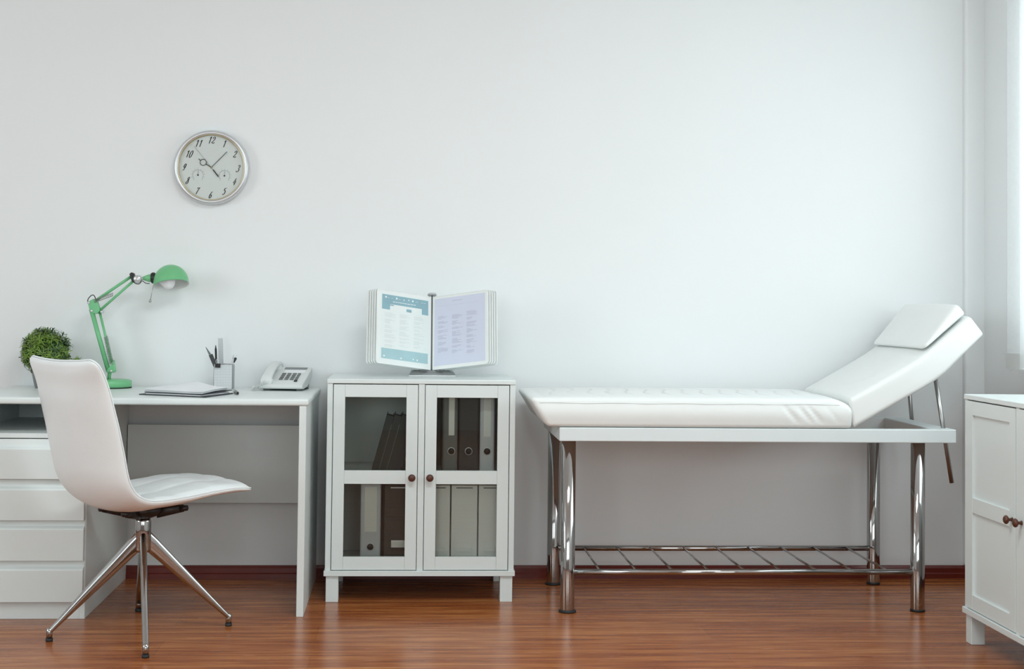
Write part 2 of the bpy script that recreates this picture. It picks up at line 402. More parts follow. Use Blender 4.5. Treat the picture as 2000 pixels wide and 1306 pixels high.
for i in range(NT): lens_.append(lens_[-1] + (prof[i + 1] - prof[i]).length)
LT = lens_[-1]
def lerp_tab(tab, x):
    for (x0, y0), (x1, y1) in zip(tab, tab[1:]):
        if x <= x1: 
            t = max(0, (x - x0) / (x1 - x0)); t = t * t * (3 - 2 * t); return y0 + (y1 - y0) * t
    return tab[-1][1]
SB = 0.455   # length along the profile where back turns into seat
def chair_pt(i, v, layer):
    p = prof[i]; s = lens_[i]
    t = (prof[min(i + 1, NT)] - prof[max(i - 1, 0)]).normalized()
    n = Vector((t.y, -t.x, 0))          # outward: back / down
    if n.x > 0 and s < SB * .6: n = -n
    n = Vector((-abs(t.y), -abs(t.x), 0)) if s < SB else Vector((t.y * 1.0, -t.x, 0)) if t.x > 0 else n
    W = lerp_tab([(0, .222), (.25, .226), (.5, .220), (LT * .8, .212), (LT, .205)], s)
    vo = -lerp_tab([(0, .014), (.25, .012), (.5, .006), (LT, 0)], s)
    rc = 0.032; e = min(s, rc); e2 = min(LT - s, 0.055)
    W -= rc - math.sqrt(max(0, rc * rc - (rc - e) ** 2)); W -= 0.055 - math.sqrt(max(0, 0.055 ** 2 - (0.055 - e2) ** 2))
    av = abs(v)
    bow = lerp_tab([(0, .012), (.15, .028), (.36, .038), (.46, .028), (.56, .004), (LT - .16, -.010), (LT - .10, -.002), (LT - .03, -.012), (LT, -.008)], s) * (1 - v * v)
    q = p + n * bow
    if layer == 'out':
        edge = math.sqrt(max(0, 1 - av ** 5)); endt = math.sqrt(max(0, 1 - max(0, 1 - s / .05) ** 2)); ende = math.sqrt(max(0, 1 - max(0, 1 - (LT - s) / .09) ** 2))
        th = lerp_tab([(0, .020), (.2, .026), (.38, .026), (.50, .026), (.62, .028), (LT * .92, .020), (LT, .014)], s)
        q = q + n * (0.006 + th * edge * min(endt, 1) * (0.25 + .75 * ende))
        W += 0.004
    elif layer == 'in':
        # quilting
        edge = min(1, (1 - av) / .12); ee = min(1, s / .04, (LT - s) / .04)
        puff = 0.010 * edge * ee
        a1 = abs(math.sin(PI * s / 0.118)) ** .45; a2 = abs(math.sin(PI * (v + 1) * 1.5)) ** .45
        puff *= (0.45 + .55 * a1 * a2)
        q = q - n * puff
    return CH + cf * q.x + cz * q.y + cr * (v * W + vo)
VS = [math.sin((k / 28 - .5) * PI) for k in range(29)]
VI = [-1 + 2 * k / 36 for k in range(37)]
rows_o = [[chair_pt(i, v, 'out') for v in VS] for i in range(NT + 1)]
rows_e = [[chair_pt(i, v, 'edge') for v in VS] for i in range(NT + 1)]
sh = MB().grid(rows_o)
# rim between the outer skin and the seam
rim_o = [rows_o[i][0] for i in range(NT + 1)] + rows_o[NT][1:] + [rows_o[i][-1] for i in range(NT - 1, -1, -1)] + rows_o[0][-2:0:-1]
rim_e = [rows_e[i][0] for i in range(NT + 1)] + rows_e[NT][1:] + [rows_e[i][-1] for i in range(NT - 1, -1, -1)] + rows_e[0][-2:0:-1]
sh.grid([rim_o + rim_o[:1], rim_e + rim_e[:1]])
obj('shell', sh, M['leather'], chair)
obj('seat_cushion', MB().grid([[chair_pt(i, v, 'in') for v in VI] for i in range(NT + 1)]), M['leather'], chair)
piping = obj('piping', MB().tube([p for k, p in enumerate(rim_e) if k == 0 or (p - rim_e[k - 1]).length > 1e-4], 0.0024, 8, closed=True), M['leather'], chair)
# thin dark stitch line just outside the piping
def off_rim(d):
    out = []
    for a, b in zip(rim_e, rim_o):
        v = (b - a); out.append(a + (v.normalized() * d if v.length > 1e-5 else v))
    return out
st = off_rim(0.0045); st = [p for k, p in enumerate(st) if k == 0 or (p - st[k - 1]).length > 1e-4]
obj('seam', MB().tube(st, 0.0008, 6, closed=True), M['seam'], chair)
# mechanism
def cw(a, r, z): return CH + cf * a + cr * r + cz * z
mc = MB()
mc.lathe([(0, .372), (.030, .372), (.050, .380), (.062, .392), (.062, .408), (0, .408)], CH, n=28)
for sa, sr in ((1, 1), (1, -1), (-1, 1), (-1, -1)):
    a = cw(.03 * sa, .03 * sr, .390); b = cw(.105 * sa, .075 * sr, .401)
    mc.tube([a, (a + b) / 2, b], [.020, .016, .012], 10, flat=.5)
    mc.lathe([(0, -.008), (.013, -.008), (.015, 0), (.013, .008), (0, .008)], b, n=14)
mc.box(CH.x - .05, CH.x + .05, CH.y - .04, CH.y + .04, .398, .4185)
obj('mounting_plate', mc, M['black'], chair, 0.0)
obj('column', MB().lathe([(0, .262), (.024, .262), (.027, .270), (.026, .36), (.022, .374), (0, .374)], CH, n=28), M['chrome'], chair)
for (fx, fy) in ((-1.111, -1.033), (-.773, -1.247), (-.578, -.827), (-.915, -.600)):
    d = Vector((fx, fy, 0)) - CH; R = d.length; d.normalize(); n = Vector((-d.y, d.x, 0))
    leg = MB(); rows = []
    for k in range(15):
        t = k / 14; x = .018 + (R - .018) * t
        zt = .333 - (.333 - .040) * t ** 1.0; hgt = .075 * (1 - t) + .020 * t
        zt = .333 + (.040 - .333) * t
        wdt = .0115 * (1 - t) + .0095 * t
        cz0 = zt - hgt / 2
        rows.append([CH + d * x + n * (wdt * math.copysign(abs(math.cos(q)) ** .7, math.cos(q))) + Vector((0, 0, cz0 + hgt / 2 * math.copysign(abs(math.sin(q)) ** .8, math.sin(q)))) for q in [2 * PI * j / 18 for j in range(19)]])
    leg.grid(rows)
    for r_, rev in ((rows[0], 0), (rows[-1], 1)):
        leg.add(r_[:-1], [tuple(range(18))])
    foot_c = CH + d * R
    leg.lathe([(0, .009), (.0095, .009), (.0100, .028), (.009, .040), (0, .042)], foot_c, n=16)
    lo = obj('leg', leg, M['chrome'], chair)
    obj('foot_cap', MB().lathe([(0, 0), (.0105, 0), (.0112, .002), (.0112, .0095), (0, .0095)], foot_c, n=18), M['rubber'], lo)

# ------------------------------------------------------------------ display cabinets
def cabinet(name, label, W, Dp, loc, rz, glazed):
    t = thing(name, label, 'cabinet', (0, 0, 0))
    zb, zt = .094, .800
    b = MB()
    b.box(0, .020, .004, Dp, .113, .784); b.box(W - .020, W, .004, Dp, .113, .784)
    b.box(.020, W - .020, Dp - .008, Dp, .113, .784)
    mid = W / 2
    b.box(mid - .0115, mid + .0115, .004, Dp - .008, .113, .784)
    obj('body', b, M['lacquer'], t, 0.0012)
    obj('top', MB().box(-.001, W + .001, 0, Dp, .784, zt), M['lacquer'], t, 0.002)
    obj('base_board', MB().box(-.004, W + .004, -.004, Dp, zb, .113), M['lacquer'], t, 0.0015)
    obj('shelf', MB().box(.020, mid - .0115, .03, Dp - .01, .440, .456).box(mid + .0115, W - .020, .03, Dp - .01, .440, .456), M['lacquer'], t)
    for x, y in ((.004, .006), (W - .049, .006), (.004, Dp - .051), (W - .049, Dp - .051)):
        obj('leg', MB().box(x, x + .045, y, y + .045, 0, zb), M['lacquer'], t, 0.0015)
    for s in (0, 1):
        x0 = (.0225, mid + .0135)[s]; x1 = (mid - .0135, W - .0225)[s]
        z0, z1 = .1155, .7805; a = .0415
        y0, y1 = .002, .022
        f = MB()
        f.box(x0, x0 + a, y0, y1, z0, z1); f.box(x1 - a, x1, y0, y1, z0, z1)
        for za, zb_ in ((z0, .162), (.4235, .4715), (.7355, z1)):
            f.box(x0 + a + .0002, x1 - a - .0002, y0 + .0006, y1, za, zb_)
        d = obj('door', f, M['lacquer'], t, 0.0008)
        for za, zb_ in ((.158, .4275), (.4675, .7395)):
            if glazed: obj('glass_pane', MB().box(x0 + a - .004, x1 - a + .004, .012, .0135, za, zb_), M['glass'], d)
            else: obj('door_panel', MB().box(x0 + a - .002, x1 - a + .002, .010, .018, za, zb_), M['lacquer'], d)
        kx = (x1 - .019, x0 + .019)[s]
        kn = MB().lathe([(0, -.024), (.008, -.0245), (.0125, -.021), (.0135, -.017), (.011, -.013), (.005, -.011), (.0045, -.004), (.007, .002), (0, .002)], (kx, 0, .4475), (0, 1, 0), 24)
        obj('knob', kn, M['knob'], d)
    t.location = loc; t.rotation_euler = (0, 0, rz); t['_o'] = (0, 0, 0)
    return t
cabinet('glazed_cabinet', 'small white two-door cabinet with glass panes and brown knobs, beside the desk', .680, .44, (-.284, -.459, 0), 0, True)
cabinet('door_cabinet', 'white cabinet with solid panelled doors and brown knobs, under the window blind', .80, .46, (1.815, -1.075, 0), -PI / 2, False)

# contents of the glazed cabinet : floor of lower bay z=.113, shelf z=.456
def hole_ring(parent, x, y, z, ring=None):
    obj('finger_hole', MB().lathe([(0, -.0006), (.0125, -.0006), (.0125, 0)], (x, y, z), (0, 1, 0), 24), M['ink'], parent)
    obj('hole_ring', MB().lathe([(.0118, -.0014), (.0140, -.0014), (.0140, 0), (.0118, 0)], (x, y, z), (0, 1, 0), 24), ring or M['silver'], parent)
def binder(x0, x1, z0, h, y0, mat_, label, lab=None, labm=None, ring=None, name='lever_arch_binder'):
    t = thing(name, label, 'binder', ((x0 + x1) / 2, y0 + .15, z0), 'binders in the glazed cabinet')
    b = MB(); r = .010; n = 5
    xc0, xc1 = x0 + r, x1 - r
    poly = [(x1, y0 + .285), (x0, y0 + .285)]
    poly += [(xc0 - r * math.cos(a), y0 + .006 - .006 * math.sin(a)) for a in [PI / 2 * k / n for k in range(n + 1)]]
    poly += [(xc1 + r * math.sin(a), y0 + .006 - .006 * math.cos(a)) for a in [PI / 2 * k / n for k in range(n + 1)]]
    b.prism(poly, lambda p, s: (p[0], p[1], (z0, z0 + h)[s]))
    obj('cover', b, mat_, t, 0.001)
    xc = (x0 + x1) / 2
    if lab:
        lw, la, lb, lx = lab
        obj('label_strip', MB().box(lx - lw / 2, lx + lw / 2, y0 - .0012, y0, la, lb), labm or M['label'], t)
    hole_ring(t, xc if not lab else lab[3], y0 - .0002, z0 + (.080 if z0 > .4 else .075), ring)
    return t
YB = -.395
binder(.134, .190, .4564, .312, YB, M['b_grey'], 'dark grey binder with a white spine label on the upper shelf', (.021, .594, .757, .167))
binder(.192, .269, .4564, .312, YB, M['b_black'], 'brown-black binder with a silver ringed hole on the upper shelf', None)
binder(.271, .325, .4564, .312, YB, M['b_light'], 'pale grey binder with a white label, rightmost on the upper shelf', (.026, .590, .757, .298), M['b_white'])
binder(-.161, -.087, .1134, .310, YB, M['b_light'], 'pale grey binder behind the lower left glass pane', (.044, .243, .405, -.124), M['label'])
# leaning dark books
ang = math.radians(15)
for i, (xb, wd, mt, lb) in enumerate(((-.124, .026, 'bk_green', 'dark green book leaning behind the glass, leftmost of four'),
                                      (-.096, .026, 'bk_green', 'dark green book leaning second from the left behind the glass'),
                                      (-.068, .025, 'bk_green', 'dark green book leaning third from the left behind the glass'),
                                      (-.042, .026, 'bk_blue', 'dark blue-black book leaning against the cabinet divider'))):
    H = .212 if i < 3 else .206
    t = thing('book', lb, 'book', (xb, YB + .1, .4562), 'books leaning on the upper shelf')
    def fn(p, xb=xb):
        x, y, z = p[0], p[1], p[2]
        c, s = math.cos(ang), math.sin(ang)
        return (xb + x * c + z * s, y, .4562 + wd * s * 0 + (z * c - x * s) + wd * s)
    cvr = MB().box(0, .003, YB, YB + .17, 0, H).box(wd - .003, wd, YB, YB + .17, 0, H).box(.003, wd - .003, YB, YB + .003, 0, H)
    obj('cover', cvr, M[mt], t, 0.0, fn=fn)
    obj('pages', MB().box(.0032, wd - .0032, YB + .0035, YB + .165, .004, H - .007), M['page'] if i == 9 else M[mt], t, 0.0, fn=fn)
    obj('spine_line', MB().box(wd - .0006, wd + .0004, YB - .0006, YB + .004, .01, H - .03), M['greyink'], t, 0.0, fn=fn) if i < 2 else None
# magazine boxes in the lower bays
def mag_box(x0, x1, mat_, label, holder):
    t = thing('magazine_box', label, 'storage box', ((x0 + x1) / 2, YB + .12, .113), 'storage boxes in the lower bays')
    obj('box_body', MB().box(x0, x1, YB, YB + .25, .1132, .412), mat_, t, 0.0018)
    xc = (x0 + x1) / 2
    h = MB().box(xc - .026, xc + .026, YB - .0016, YB - .0002, .179, .212)
    fr = obj('label_holder', h, holder, t, 0.0005)
    obj('label_card', MB().box(xc - .022, xc + .022, YB - .0022, YB - .0017, .187, .207), M['label'] if holder is M['silver'] else mat_, fr)
    obj('lip', MB().prism([(YB - .0016, .186), (YB - .010, .176), (YB - .010, .173), (YB - .0002, .173), (YB - .0002, .186)], lambda p, s: ((xc - .027, xc + .027)[s], p[0], p[1])), holder if holder is not M['silver'] else mat_, fr)
    obj('top_clip', MB().box(xc - .03, xc + .03, YB - .0015, YB - .0001, .401, .404), holder if holder is M['silver'] else M['b_brown'], t)
mag_box(-.075, .030, M['b_brown'], 'dark brown storage box with a silver label holder, lower left bay', M['silver'])
mag_box(.072, .165, M['b_white'], 'white storage box, leftmost of three behind the lower right glass', M['b_white'])
mag_box(.170, .265, M['b_white'], 'white storage box, middle of three behind the lower right glass', M['b_white'])
mag_box(.270, .364, M['b_white'], 'white storage box, rightmost of three behind the lower right glass', M['b_white'])

# ------------------------------------------------------------------ examination couch
EX = thing('examination_couch', 'white padded examination couch with raised head end and chromed legs', 'couch', (1.2, -.38, 0))
FY0, FY1 = -.66, -.09
fr = MB()
fr.box(.536, 1.954, FY0, FY0 + .035, .600, .648); fr.box(.536, 1.954, FY1 - .035, FY1, .600, .648)
fr.box(.536, .58, FY0 + .035, FY1 - .035, .600, .648); fr.box(1.875, 1.954, FY0 + .035, FY1 - .035, .600, .648)
fr.box(1.50, 1.54, FY0 + .035, FY1 - .035, .600, .646)
obj('frame', fr, M['frame_white'], EX, 0.003)
for lx, ly, capr in ((.5735, -.622, .031), (.5745, -.128, .031), (1.828, -.622, .026), (1.832, -.128, .026)):
    lg = obj('leg', MB().lathe([(0, .004), (.0245, .004), (.025, .006), (.025, .600), (0, .600)], (lx, ly, 0), n=40), M['chrome'], EX)
    obj('foot_cap', MB().lathe([(0, 0), (capr, 0), (capr, .006), (.025, .010), (0, .010)], (lx, ly, 0), n=32), M['rubber'], lg)
obj('front_rail', MB().tube([(.59, -.622, .139), (1.81, -.622, .139)], .0105, 20), M['chrome'], EX)
obj('rear_rail', MB().tube([(.59, -.128, .139), (1.815, -.128, .139)], .0105, 20), M['chrome'], EX)
for k in range(9):
    x = .689 + k * .1288
    obj('rung', MB().tube([(x, -.622, .143), (x, -.128, .143)], .0040, 10), M['chrome'], EX)
def mat_warp(p):
    x, y, z = p
    t = (z - .651) / .098
    # left end slants outwards, right end rounds over
    if x < .62: x += -(max(0, t)) * .060 * (1 - (x - .49) / .13) if x < .62 else 0
    # foam crown on top
    vy = (y + .36) / .30; vx = (x - 1.03) / .55
    if z > .70:
        k = (z - .70) / .049
        z += .010 * k * max(0, 1 - vy ** 4) * max(0, 1 - vx ** 8)
        # stitched ripples across the top
        if abs(vy) < .78 and .50 < x < 1.52:
            xx = x - .018 * math.sin((y + .4) * 16)
            ph = ((xx - .60) / .0695) % 1.0; d = min(ph, 1 - ph) * .0695
            z -= .0060 * math.exp(-(d / .0032) ** 2) * k * (1 - (abs(vy) / .78) ** 6)
    if x > 1.49 and z > .70: z -= .030 * ((x - 1.49) / .088) ** 2.4 * min(1, (z - .70) / .04)
    # drag folds in the side cover towards the hinge
    if y < -.655 + .02 and .665 < z < .735:
        m = math.sin(PI * (z - .665) / .07)
        for xc in (1.355, 1.405, 1.44, 1.505):
            u = x + (z - .70) * .9 - xc
            y += .006 * math.exp(-(u / .010) ** 2) * m * (1 if xc < 1.5 else .4)
        y -= .006 * m
    return (x, y, z)
padm = MB().rbox((.49, -.664, .6495), (1.578, -.075, .752), .017, warp=mat_warp, dens=(.0045, .014, .010))
seatpad = obj('seat_pad', padm, M['pad'], EX)
def seam_line(zz, y, x0, x1, n=60): return [(x0 + (x1 - x0) * k / n, y + .0006 * math.sin(k * 1.1), zz + .0010 * math.sin(k * .5)) for k in range(n + 1)]
obj('seam', MB().tube(seam_line(.7335, -.6655, .465, 1.530), .0007, 6), M['softseam'], seatpad)
# raised head section: profile in x,z given along its length
bot = catmull([(1.582, 0, .651), (1.73, 0, .735), (1.887, 0, .826), (1.975, 0, .908), (2.056, 0, .988)], 10)
top = catmull([(1.566, 0, .752), (1.69, 0, .822), (1.828, 0, .905), (1.93, 0, .988), (2.005, 0, 1.052)], 10)
def samp(c, t):
    f = max(0, min(1, t)) * (len(c) - 1); i = min(int(f), len(c) - 2); return c[i].lerp(c[i + 1], f - i)
def back_warp(p):
    s, y, h = p     # s 0..0.60 , h 0..0.1
    t = s / .60; a = samp(bot, t); b = samp(top, t); k = h / .10
    # ends: allow slight outside
    q = a.lerp(b, k)
    vy = (y + .36) / .30
    n = (b - a).normalized()
    if k > .5:
        q = q + n * (.010 * (k - .5) * 2 * max(0, 1 - vy ** 4))
        if abs(vy) < .8 and t < .75:
            for (s0, rr) in ((.12, .09), (.26, .09), (.40, .09)):
                d = abs(math.hypot((s - s0 - .05) / 1.0, (y + .36) * .55) - rr)
                if s < s0 + .03: q = q - n * (.003 * math.exp(-(d / .004) ** 2) * (k - .5) * 2)
    return (q.x, y, q.z)
obj('head_pad', MB().rbox((0, -.664, 0), (.60, -.075, .10), .017, warp=back_warp, dens=(.011, .016, .012)), M['pad'], EX)
for (a, b, yy) in (((1.902, .829), (1.963, .452), -.595), ((1.960, .885), (1.995, .500), -.135)):
    obj('prop_rod', MB().tube([(a[0], yy, a[1]), (b[0], yy, b[1])], .0080, 14), M['steel'], EX)
# head pillow: a wedge lying on the raised section
def pil_warp(p):
    s, y, h = p   # s 0..0.27, h 0..1 scaled .07
    ss = .328 + s; t = ss / .60
    b = samp(top, t); b2 = samp(top, t + .02); tg = (b2 - b).normalized(); n = Vector((-tg.z, 0, tg.x))
    if ss > .6001:
        b = samp(top, 1.0) ; b = b + (samp(top, 1.0) - samp(top, .97)).normalized() * (ss - .60)
        tg = (samp(top, 1.0) - samp(top, .97)).normalized(); n = Vector((-tg.z, 0, tg.x))
    k = h / .07
    u = s / .27
    prof_ = .30 + .70 * min(1, u / .80) ** 1.05
    vy = (y + .36) / .27
    thick = .048 * prof_ * (1 + .10 * (1 - vy * vy))
    q = b + n * (.0114 + thick * k)
    return (q.x, y, q.z)
pl = obj('headrest_pillow', MB().rbox((0, -.648, 0), (.270, -.10, .07), .024, warp=pil_warp, dens=(.012, .02, .01)), M['pad'])
tag(pl, 'white wedge-shaped headrest pillow lying on the raised end of the couch', 'pillow')

# ------------------------------------------------------------------ wall clock
K = thing('wall_clock', 'round silver-rimmed wall clock with italic numerals and two small dials', 'clock', (-.770, 0, 1.597))
CX, CZ, CP = -.7715, 1.5975, .00199
def ck(dx, dy, y=-.026): return (CX + dx * CP, y, CZ - dy * CP)
KC = (CX, 0, CZ)
obj('rim', MB().lathe([(.138, 0), (.1455, -.006), (.1465, -.020), (.1435, -.033), (.138, -.039), (.131, -.038), (.1285, -.034), (.1275, -.026)], KC, (0, 1, 0), 96), M['silver'], K)
obj('inner_ring', MB().lathe([(.1285, -.034), (.1262, -.035), (.1255, -.026)], KC, (0, 1, 0), 96), M['brass'], K)
obj('dial', MB().lathe([(0, -.024), (.1278, -.024), (.1278, -.004), (0, -.004)], KC, (0, 1, 0), 72, smooth=False), M['face'], K)
def stroke(mb, pts, wmin, wmax, y, smooth=True, nib=PI * .25, close=False):
    P = catmull([(a, 0, b) for a, b in pts], 7) if smooth and len(pts) > 2 else [Vector((a, 0, b)) for a, b in pts]
    L = []; Rr = []
    for i, p in enumerate(P):
        t = (P[min(i + 1, len(P) - 1)] - P[max(i - 1, 0)]);
        if t.length < 1e-9: t = Vector((1, 0, 0))
        t.normalize(); n = Vector((-t.z, 0, t.x))
        wd = wmin + (wmax - wmin) * abs(t.z) ** 2.2
        e = min(1, min(i, len(P) - 1 - i) / 3 + .5)
        L.append(p + n * wd * e / 2); Rr.append(p - n * wd * e / 2)
    vs_ = [(q.x, y, q.z) for q in L] + [(q.x, y, q.z) for q in Rr]; n = len(L)
    mb.add(vs_, [(i, i + 1, n + i + 1, n + i) for i in range(n - 1)])
G = {'1': [[(.15, .78), (.32, .86), (.50, 1.0), (.50, .55), (.48, .0)]],
     '2': [[(.16, .72), (.2, .9), (.42, 1.0), (.66, .88), (.66, .66), (.45, .40), (.12, .10)], [(.12, .10), (.3, .16), (.5, .05), (.72, .04), (.80, .22)]],
     '3': [[(.2, .84), (.4, 1.0), (.66, .9), (.64, .68), (.40, .54)], [(.40, .54), (.66, .46), (.72, .22), (.52, .02), (.26, .02), (.14, .18)]],
     '4': [[(.55, 1.0), (.38, .66), (.10, .32)], [(.10, .32), (.45, .30), (.80, .34)], [(.66, .66), (.58, .3), (.50, .0)]],
     '5': [[(.32, .96), (.28, .76), (.24, .58)], [(.32, .96), (.5, .92), (.78, 1.0)], [(.24, .58), (.50, .62), (.68, .42), (.58, .12), (.34, 0), (.14, .12)]],
     '6': [[(.72, .94), (.48, .92), (.24, .60), (.16, .28), (.32, .02), (.56, .06), (.68, .32), (.52, .52), (.30, .44), (.18, .28)]],
     '7': [[(.18, .82), (.3, .96), (.5, .90), (.80, 1.0)], [(.80, 1.0), (.52, .56), (.36, .0)]],
     '8': [[(.70, .86), (.48, 1.0), (.28, .84), (.38, .62), (.62, .42), (.60, .12), (.36, .0), (.14, .16), (.28, .42), (.56, .60), (.72, .84)]],
     '9': [[(.66, .70), (.60, .94), (.38, 1.0), (.22, .76), (.28, .50), (.50, .46), (.66, .70)], [(.68, .86), (.60, .40), (.40, .08), (.14, .06)]],
     '0': [[(.44, 1.0), (.20, .80), (.12, .42), (.24, .04), (.44, .0), (.66, .2), (.74, .60), (.64, .94), (.44, 1.0)]]}
def numeral(mb, txt, dx, dy, h=13.5, y=-.0246):
    adv = .50 * h; w0 = adv * len(txt)
    for i, ch in enumerate(txt):
        for s_ in G[ch]:
            pts = []
            for (u, v) in s_:
                X = dx - w0 / 2 + (i + (.0 if len(txt) == 1 else .02)) * adv + u * h * .52 + (v - .5) * h * .36
                Z = dy - (v - .5) * h
                pts.append((CX + X * CP, CZ - Z * CP))
            stroke(mb, pts, .0012, .0036, y)
for txt, px, py in (('12', 416, 276), ('1', 441, 283), ('2', 462, 303), ('3', 468.5, 331), ('4', 462, 357), ('5', 442.5, 376), ('6', 416, 383.5), ('7', 390, 376), ('8', 371, 356), ('9', 364, 330), ('10', 373, 304), ('11', 391, 283)):
    nb = MB(); numeral(nb, txt, px - 416, py - 329.5); obj('numeral', nb, M['ink'], K, recalc=False)
# sub dials (thermometer / hygrometer)
for (px, py, na) in ((390, 345, 4), (441.5, 345.5, 0)):
    dx, dy = px - 416, py - 329.5
    g = MB(); pts = [(CX + (dx + 10.8 * math.sin(a)) * CP, CZ - (dy - 10.8 * math.cos(a)) * CP) for a in [math.radians(-135 + 270 * k / 40) for k in range(41)]]
    for i in range(40):
        (xa, za), (xb, zb_) = pts[i], pts[i + 1]; cx_, cz_ = CX + dx * CP, CZ - dy * CP
        s_ = .93; g.add([(xa, -.0245, za), (xb, -.0245, zb_), (cx_ + (xb - cx_) * s_, -.0245, cz_ + (zb_ - cz_) * s_), (cx_ + (xa - cx_) * s_, -.0245, cz_ + (za - cz_) * s_)], [(0, 1, 2, 3)])
    for k in range(11):
        a = math.radians(-135 + 27 * k); c_, s_ = math.cos(a), math.sin(a)
        q = [(dx + s_ * r_ + c_ * w_, dy - c_ * r_ + s_ * w_) for r_, w_ in ((11.8, -.35), (13.6, -.35), (13.6, .35), (11.8, .35))]
        g.add([(CX + a_ * CP, -.0245, CZ - b_ * CP) for a_, b_ in q], [(0, 1, 2, 3)])
    sd = obj('small_dial', g, M['greyink'], K, recalc=False)
    obj('pointer', MB().tube([ck(dx, dy, -.0256), ck(dx + .5, dy - 9.5, -.0256)], .0007, 6), M['greyink'], sd)
    obj('pointer_hub', MB().lathe([(0, -.0275), (.0028, -.027), (.003, -.0242), (0, -.0242)], ck(dx, dy, 0), (0, 1, 0), 16), M['ink'], sd)
def flat_hand(name, a, b, wd, y, m=None):
    a = Vector(a); b = Vector(b); d = (b - a).normalized(); n = Vector((-d.z, 0, d.x)) * wd / 2
    P = [a + n, a - n, b - n, b + n]
    mb = MB().add([(p.x, y, p.z) for p in P] + [(p.x, y - .0006, p.z) for p in P], [(0, 1, 2, 3), (7, 6, 5, 4), (0, 4, 5, 1), (1, 5, 6, 2), (2, 6, 7, 3), (3, 7, 4, 0)])
    return mb
mh = flat_hand('', ck(-1, 1), ck(30, -31.5), .0022, -.0275); obj('minute_hand', mh, M['ink'], K)
hh = flat_hand('', ck(0, 0), ck(-10.5, -6.5), .0030, -.0265)
hb = flat_hand('', ck(-21.5, -13), ck(-25, -16.5), .0024, -.0265); hh.add(hb.v, hb.f)
hc = ck(-16, -9.6, 0); hh.lathe([(.0110, -.0265), (.0132, -.0265), (.0132, -.0271), (.0110, -.0271), (.0110, -.0265)], hc, (0, 1, 0), 32)
obj('hour_hand', hh, M['ink'], K)
sh_ = flat_hand('', ck(3, 4), ck(-34.5, -41.5), .0008, -.0285); sb = flat_hand('', ck(3.2, 4.2), ck(14, 18), .0040, -.0285); sh_.add(sb.v, sb.f)
obj('second_hand', sh_, M['ink'], K)
obj('centre_pin', MB().lathe([(0, -.031), (.0035, -.030), (.0042, -.024), (0, -.024)], KC, (0, 1, 0), 20), M['brass'], K)
obj('glass_cover', MB().lathe([(0, -.0335), (.1262, -.0335), (.1262, -.0325), (0, -.0325)], KC, (0, 1, 0), 64, smooth=False), M['clear'], K)

# ------------------------------------------------------------------ desk lamp
LY = -.12
L = thing('desk_lamp', 'green jointed desk lamp with a domed shade, standing on the desk by the wall', 'lamp', (-1.130, LY, .742))
def lp(x, z, dy=0): return (x, LY + dy, z)
obj('base', MB().lathe([(0, .7445), (.081, .7445), (.085, .748), (.085, .768), (.079, .773), (.02, .775), (0, .775)], (-1.130, LY, 0), n=56), M['green'], L)
obj('base_pad', MB().lathe([(0, .7421), (.084, .7421), (.086, .7450), (0, .7450)], (-1.130, LY, 0), n=48), M['rubber'], L)
obj('base_post', MB().tube([lp(-1.130, .772), lp(-1.128, .800), lp(-1.128, .812)], [.007, .007, .007], 12), M['green'], L)
obj('lower_bracket', MB().prism([(-1.139, .800), (-1.108, .800), (-1.104, .808), (-1.112, .850), (-1.120, .836), (-1.126, .822), (-1.136, .812)], lambda p, s: (p[0], LY + (-.013, .013)[s], p[1])), M['green'], L, .003)
obj('lower_arm', MB().tube([lp(-1.132, .806, -.004), lp(-1.201, 1.040, -.004)], .0090, 12), M['green'], L)
obj('lower_arm', MB().tube([lp(-1.113, .806, .004), lp(-1.172, 1.034, .004)], .0048, 10), M['green'], L)
sp = MB()
for (a, b, o_) in (((-1.147, .935), (-1.124, .832), -.012), ((-1.139, .940), (-1.113, .832), -.012)):
    a = Vector(lp(a[0], a[1], o_)); b = Vector(lp(b[0], b[1], o_)); d = b - a; nrm = Vector((d.z, 0, -d.x)).normalized(); bi = Vector((0, 1, 0))
    sp.tube([a + d * (k / 160) + (nrm * math.cos(k * .9) + bi * math.sin(k * .9)) * .0030 for k in range(161)], .0010, 5)
obj('spring', sp, M['steel'], L)
obj('elbow_bracket', MB().prism([(-1.213, 1.068), (-1.190, 1.080), (-1.178, 1.070), (-1.166, 1.036), (-1.176, 1.022), (-1.200, 1.024), (-1.208, 1.045)], lambda p, s: (p[0], LY + (-.014, .014)[s], p[1])), M['green'], L, .003)
for (x, z) in ((-1.209, 1.064), (-1.197, 1.033), (-1.160, 1.030), (-1.120, .806)):
    bolts = MB().lathe([(0, -.018), (.004, -.018), (.0055, -.015), (.0055, .015), (.004, .018), (0, .018)], lp(x, z), (0, 1, 0), 12)
    obj('bolt', bolts, M['silver'], L)
obj('upper_arm', MB().tube([lp(-1.196, 1.066, .004), lp(-1.052, 1.168, .004)], .0056, 10), M['green'], L)
obj('upper_arm', MB().tube([lp(-1.172, 1.032, -.004), lp(-1.050, 1.150, -.004)] and [lp(-1.172, 1.032, -.004), lp(-1.046, 1.148, -.004)], .0050, 10), M['green'], L)
sp = MB()
for dz in (0, .008):
    a = Vector(lp(-1.190, 1.074 - dz, -.014)); b = Vector(lp(-1.118, 1.102 - dz, -.014)); d = b - a; nrm = Vector((d.z, 0, -d.x)).normalized(); bi = Vector((0, 1, 0))
    sp.tube([a + d * (k / 130) + (nrm * math.cos(k * .9) + bi * math.sin(k * .9)) * .0030 for k in range(131)], .0010, 5)
obj('spring', sp, M['steel'], L)
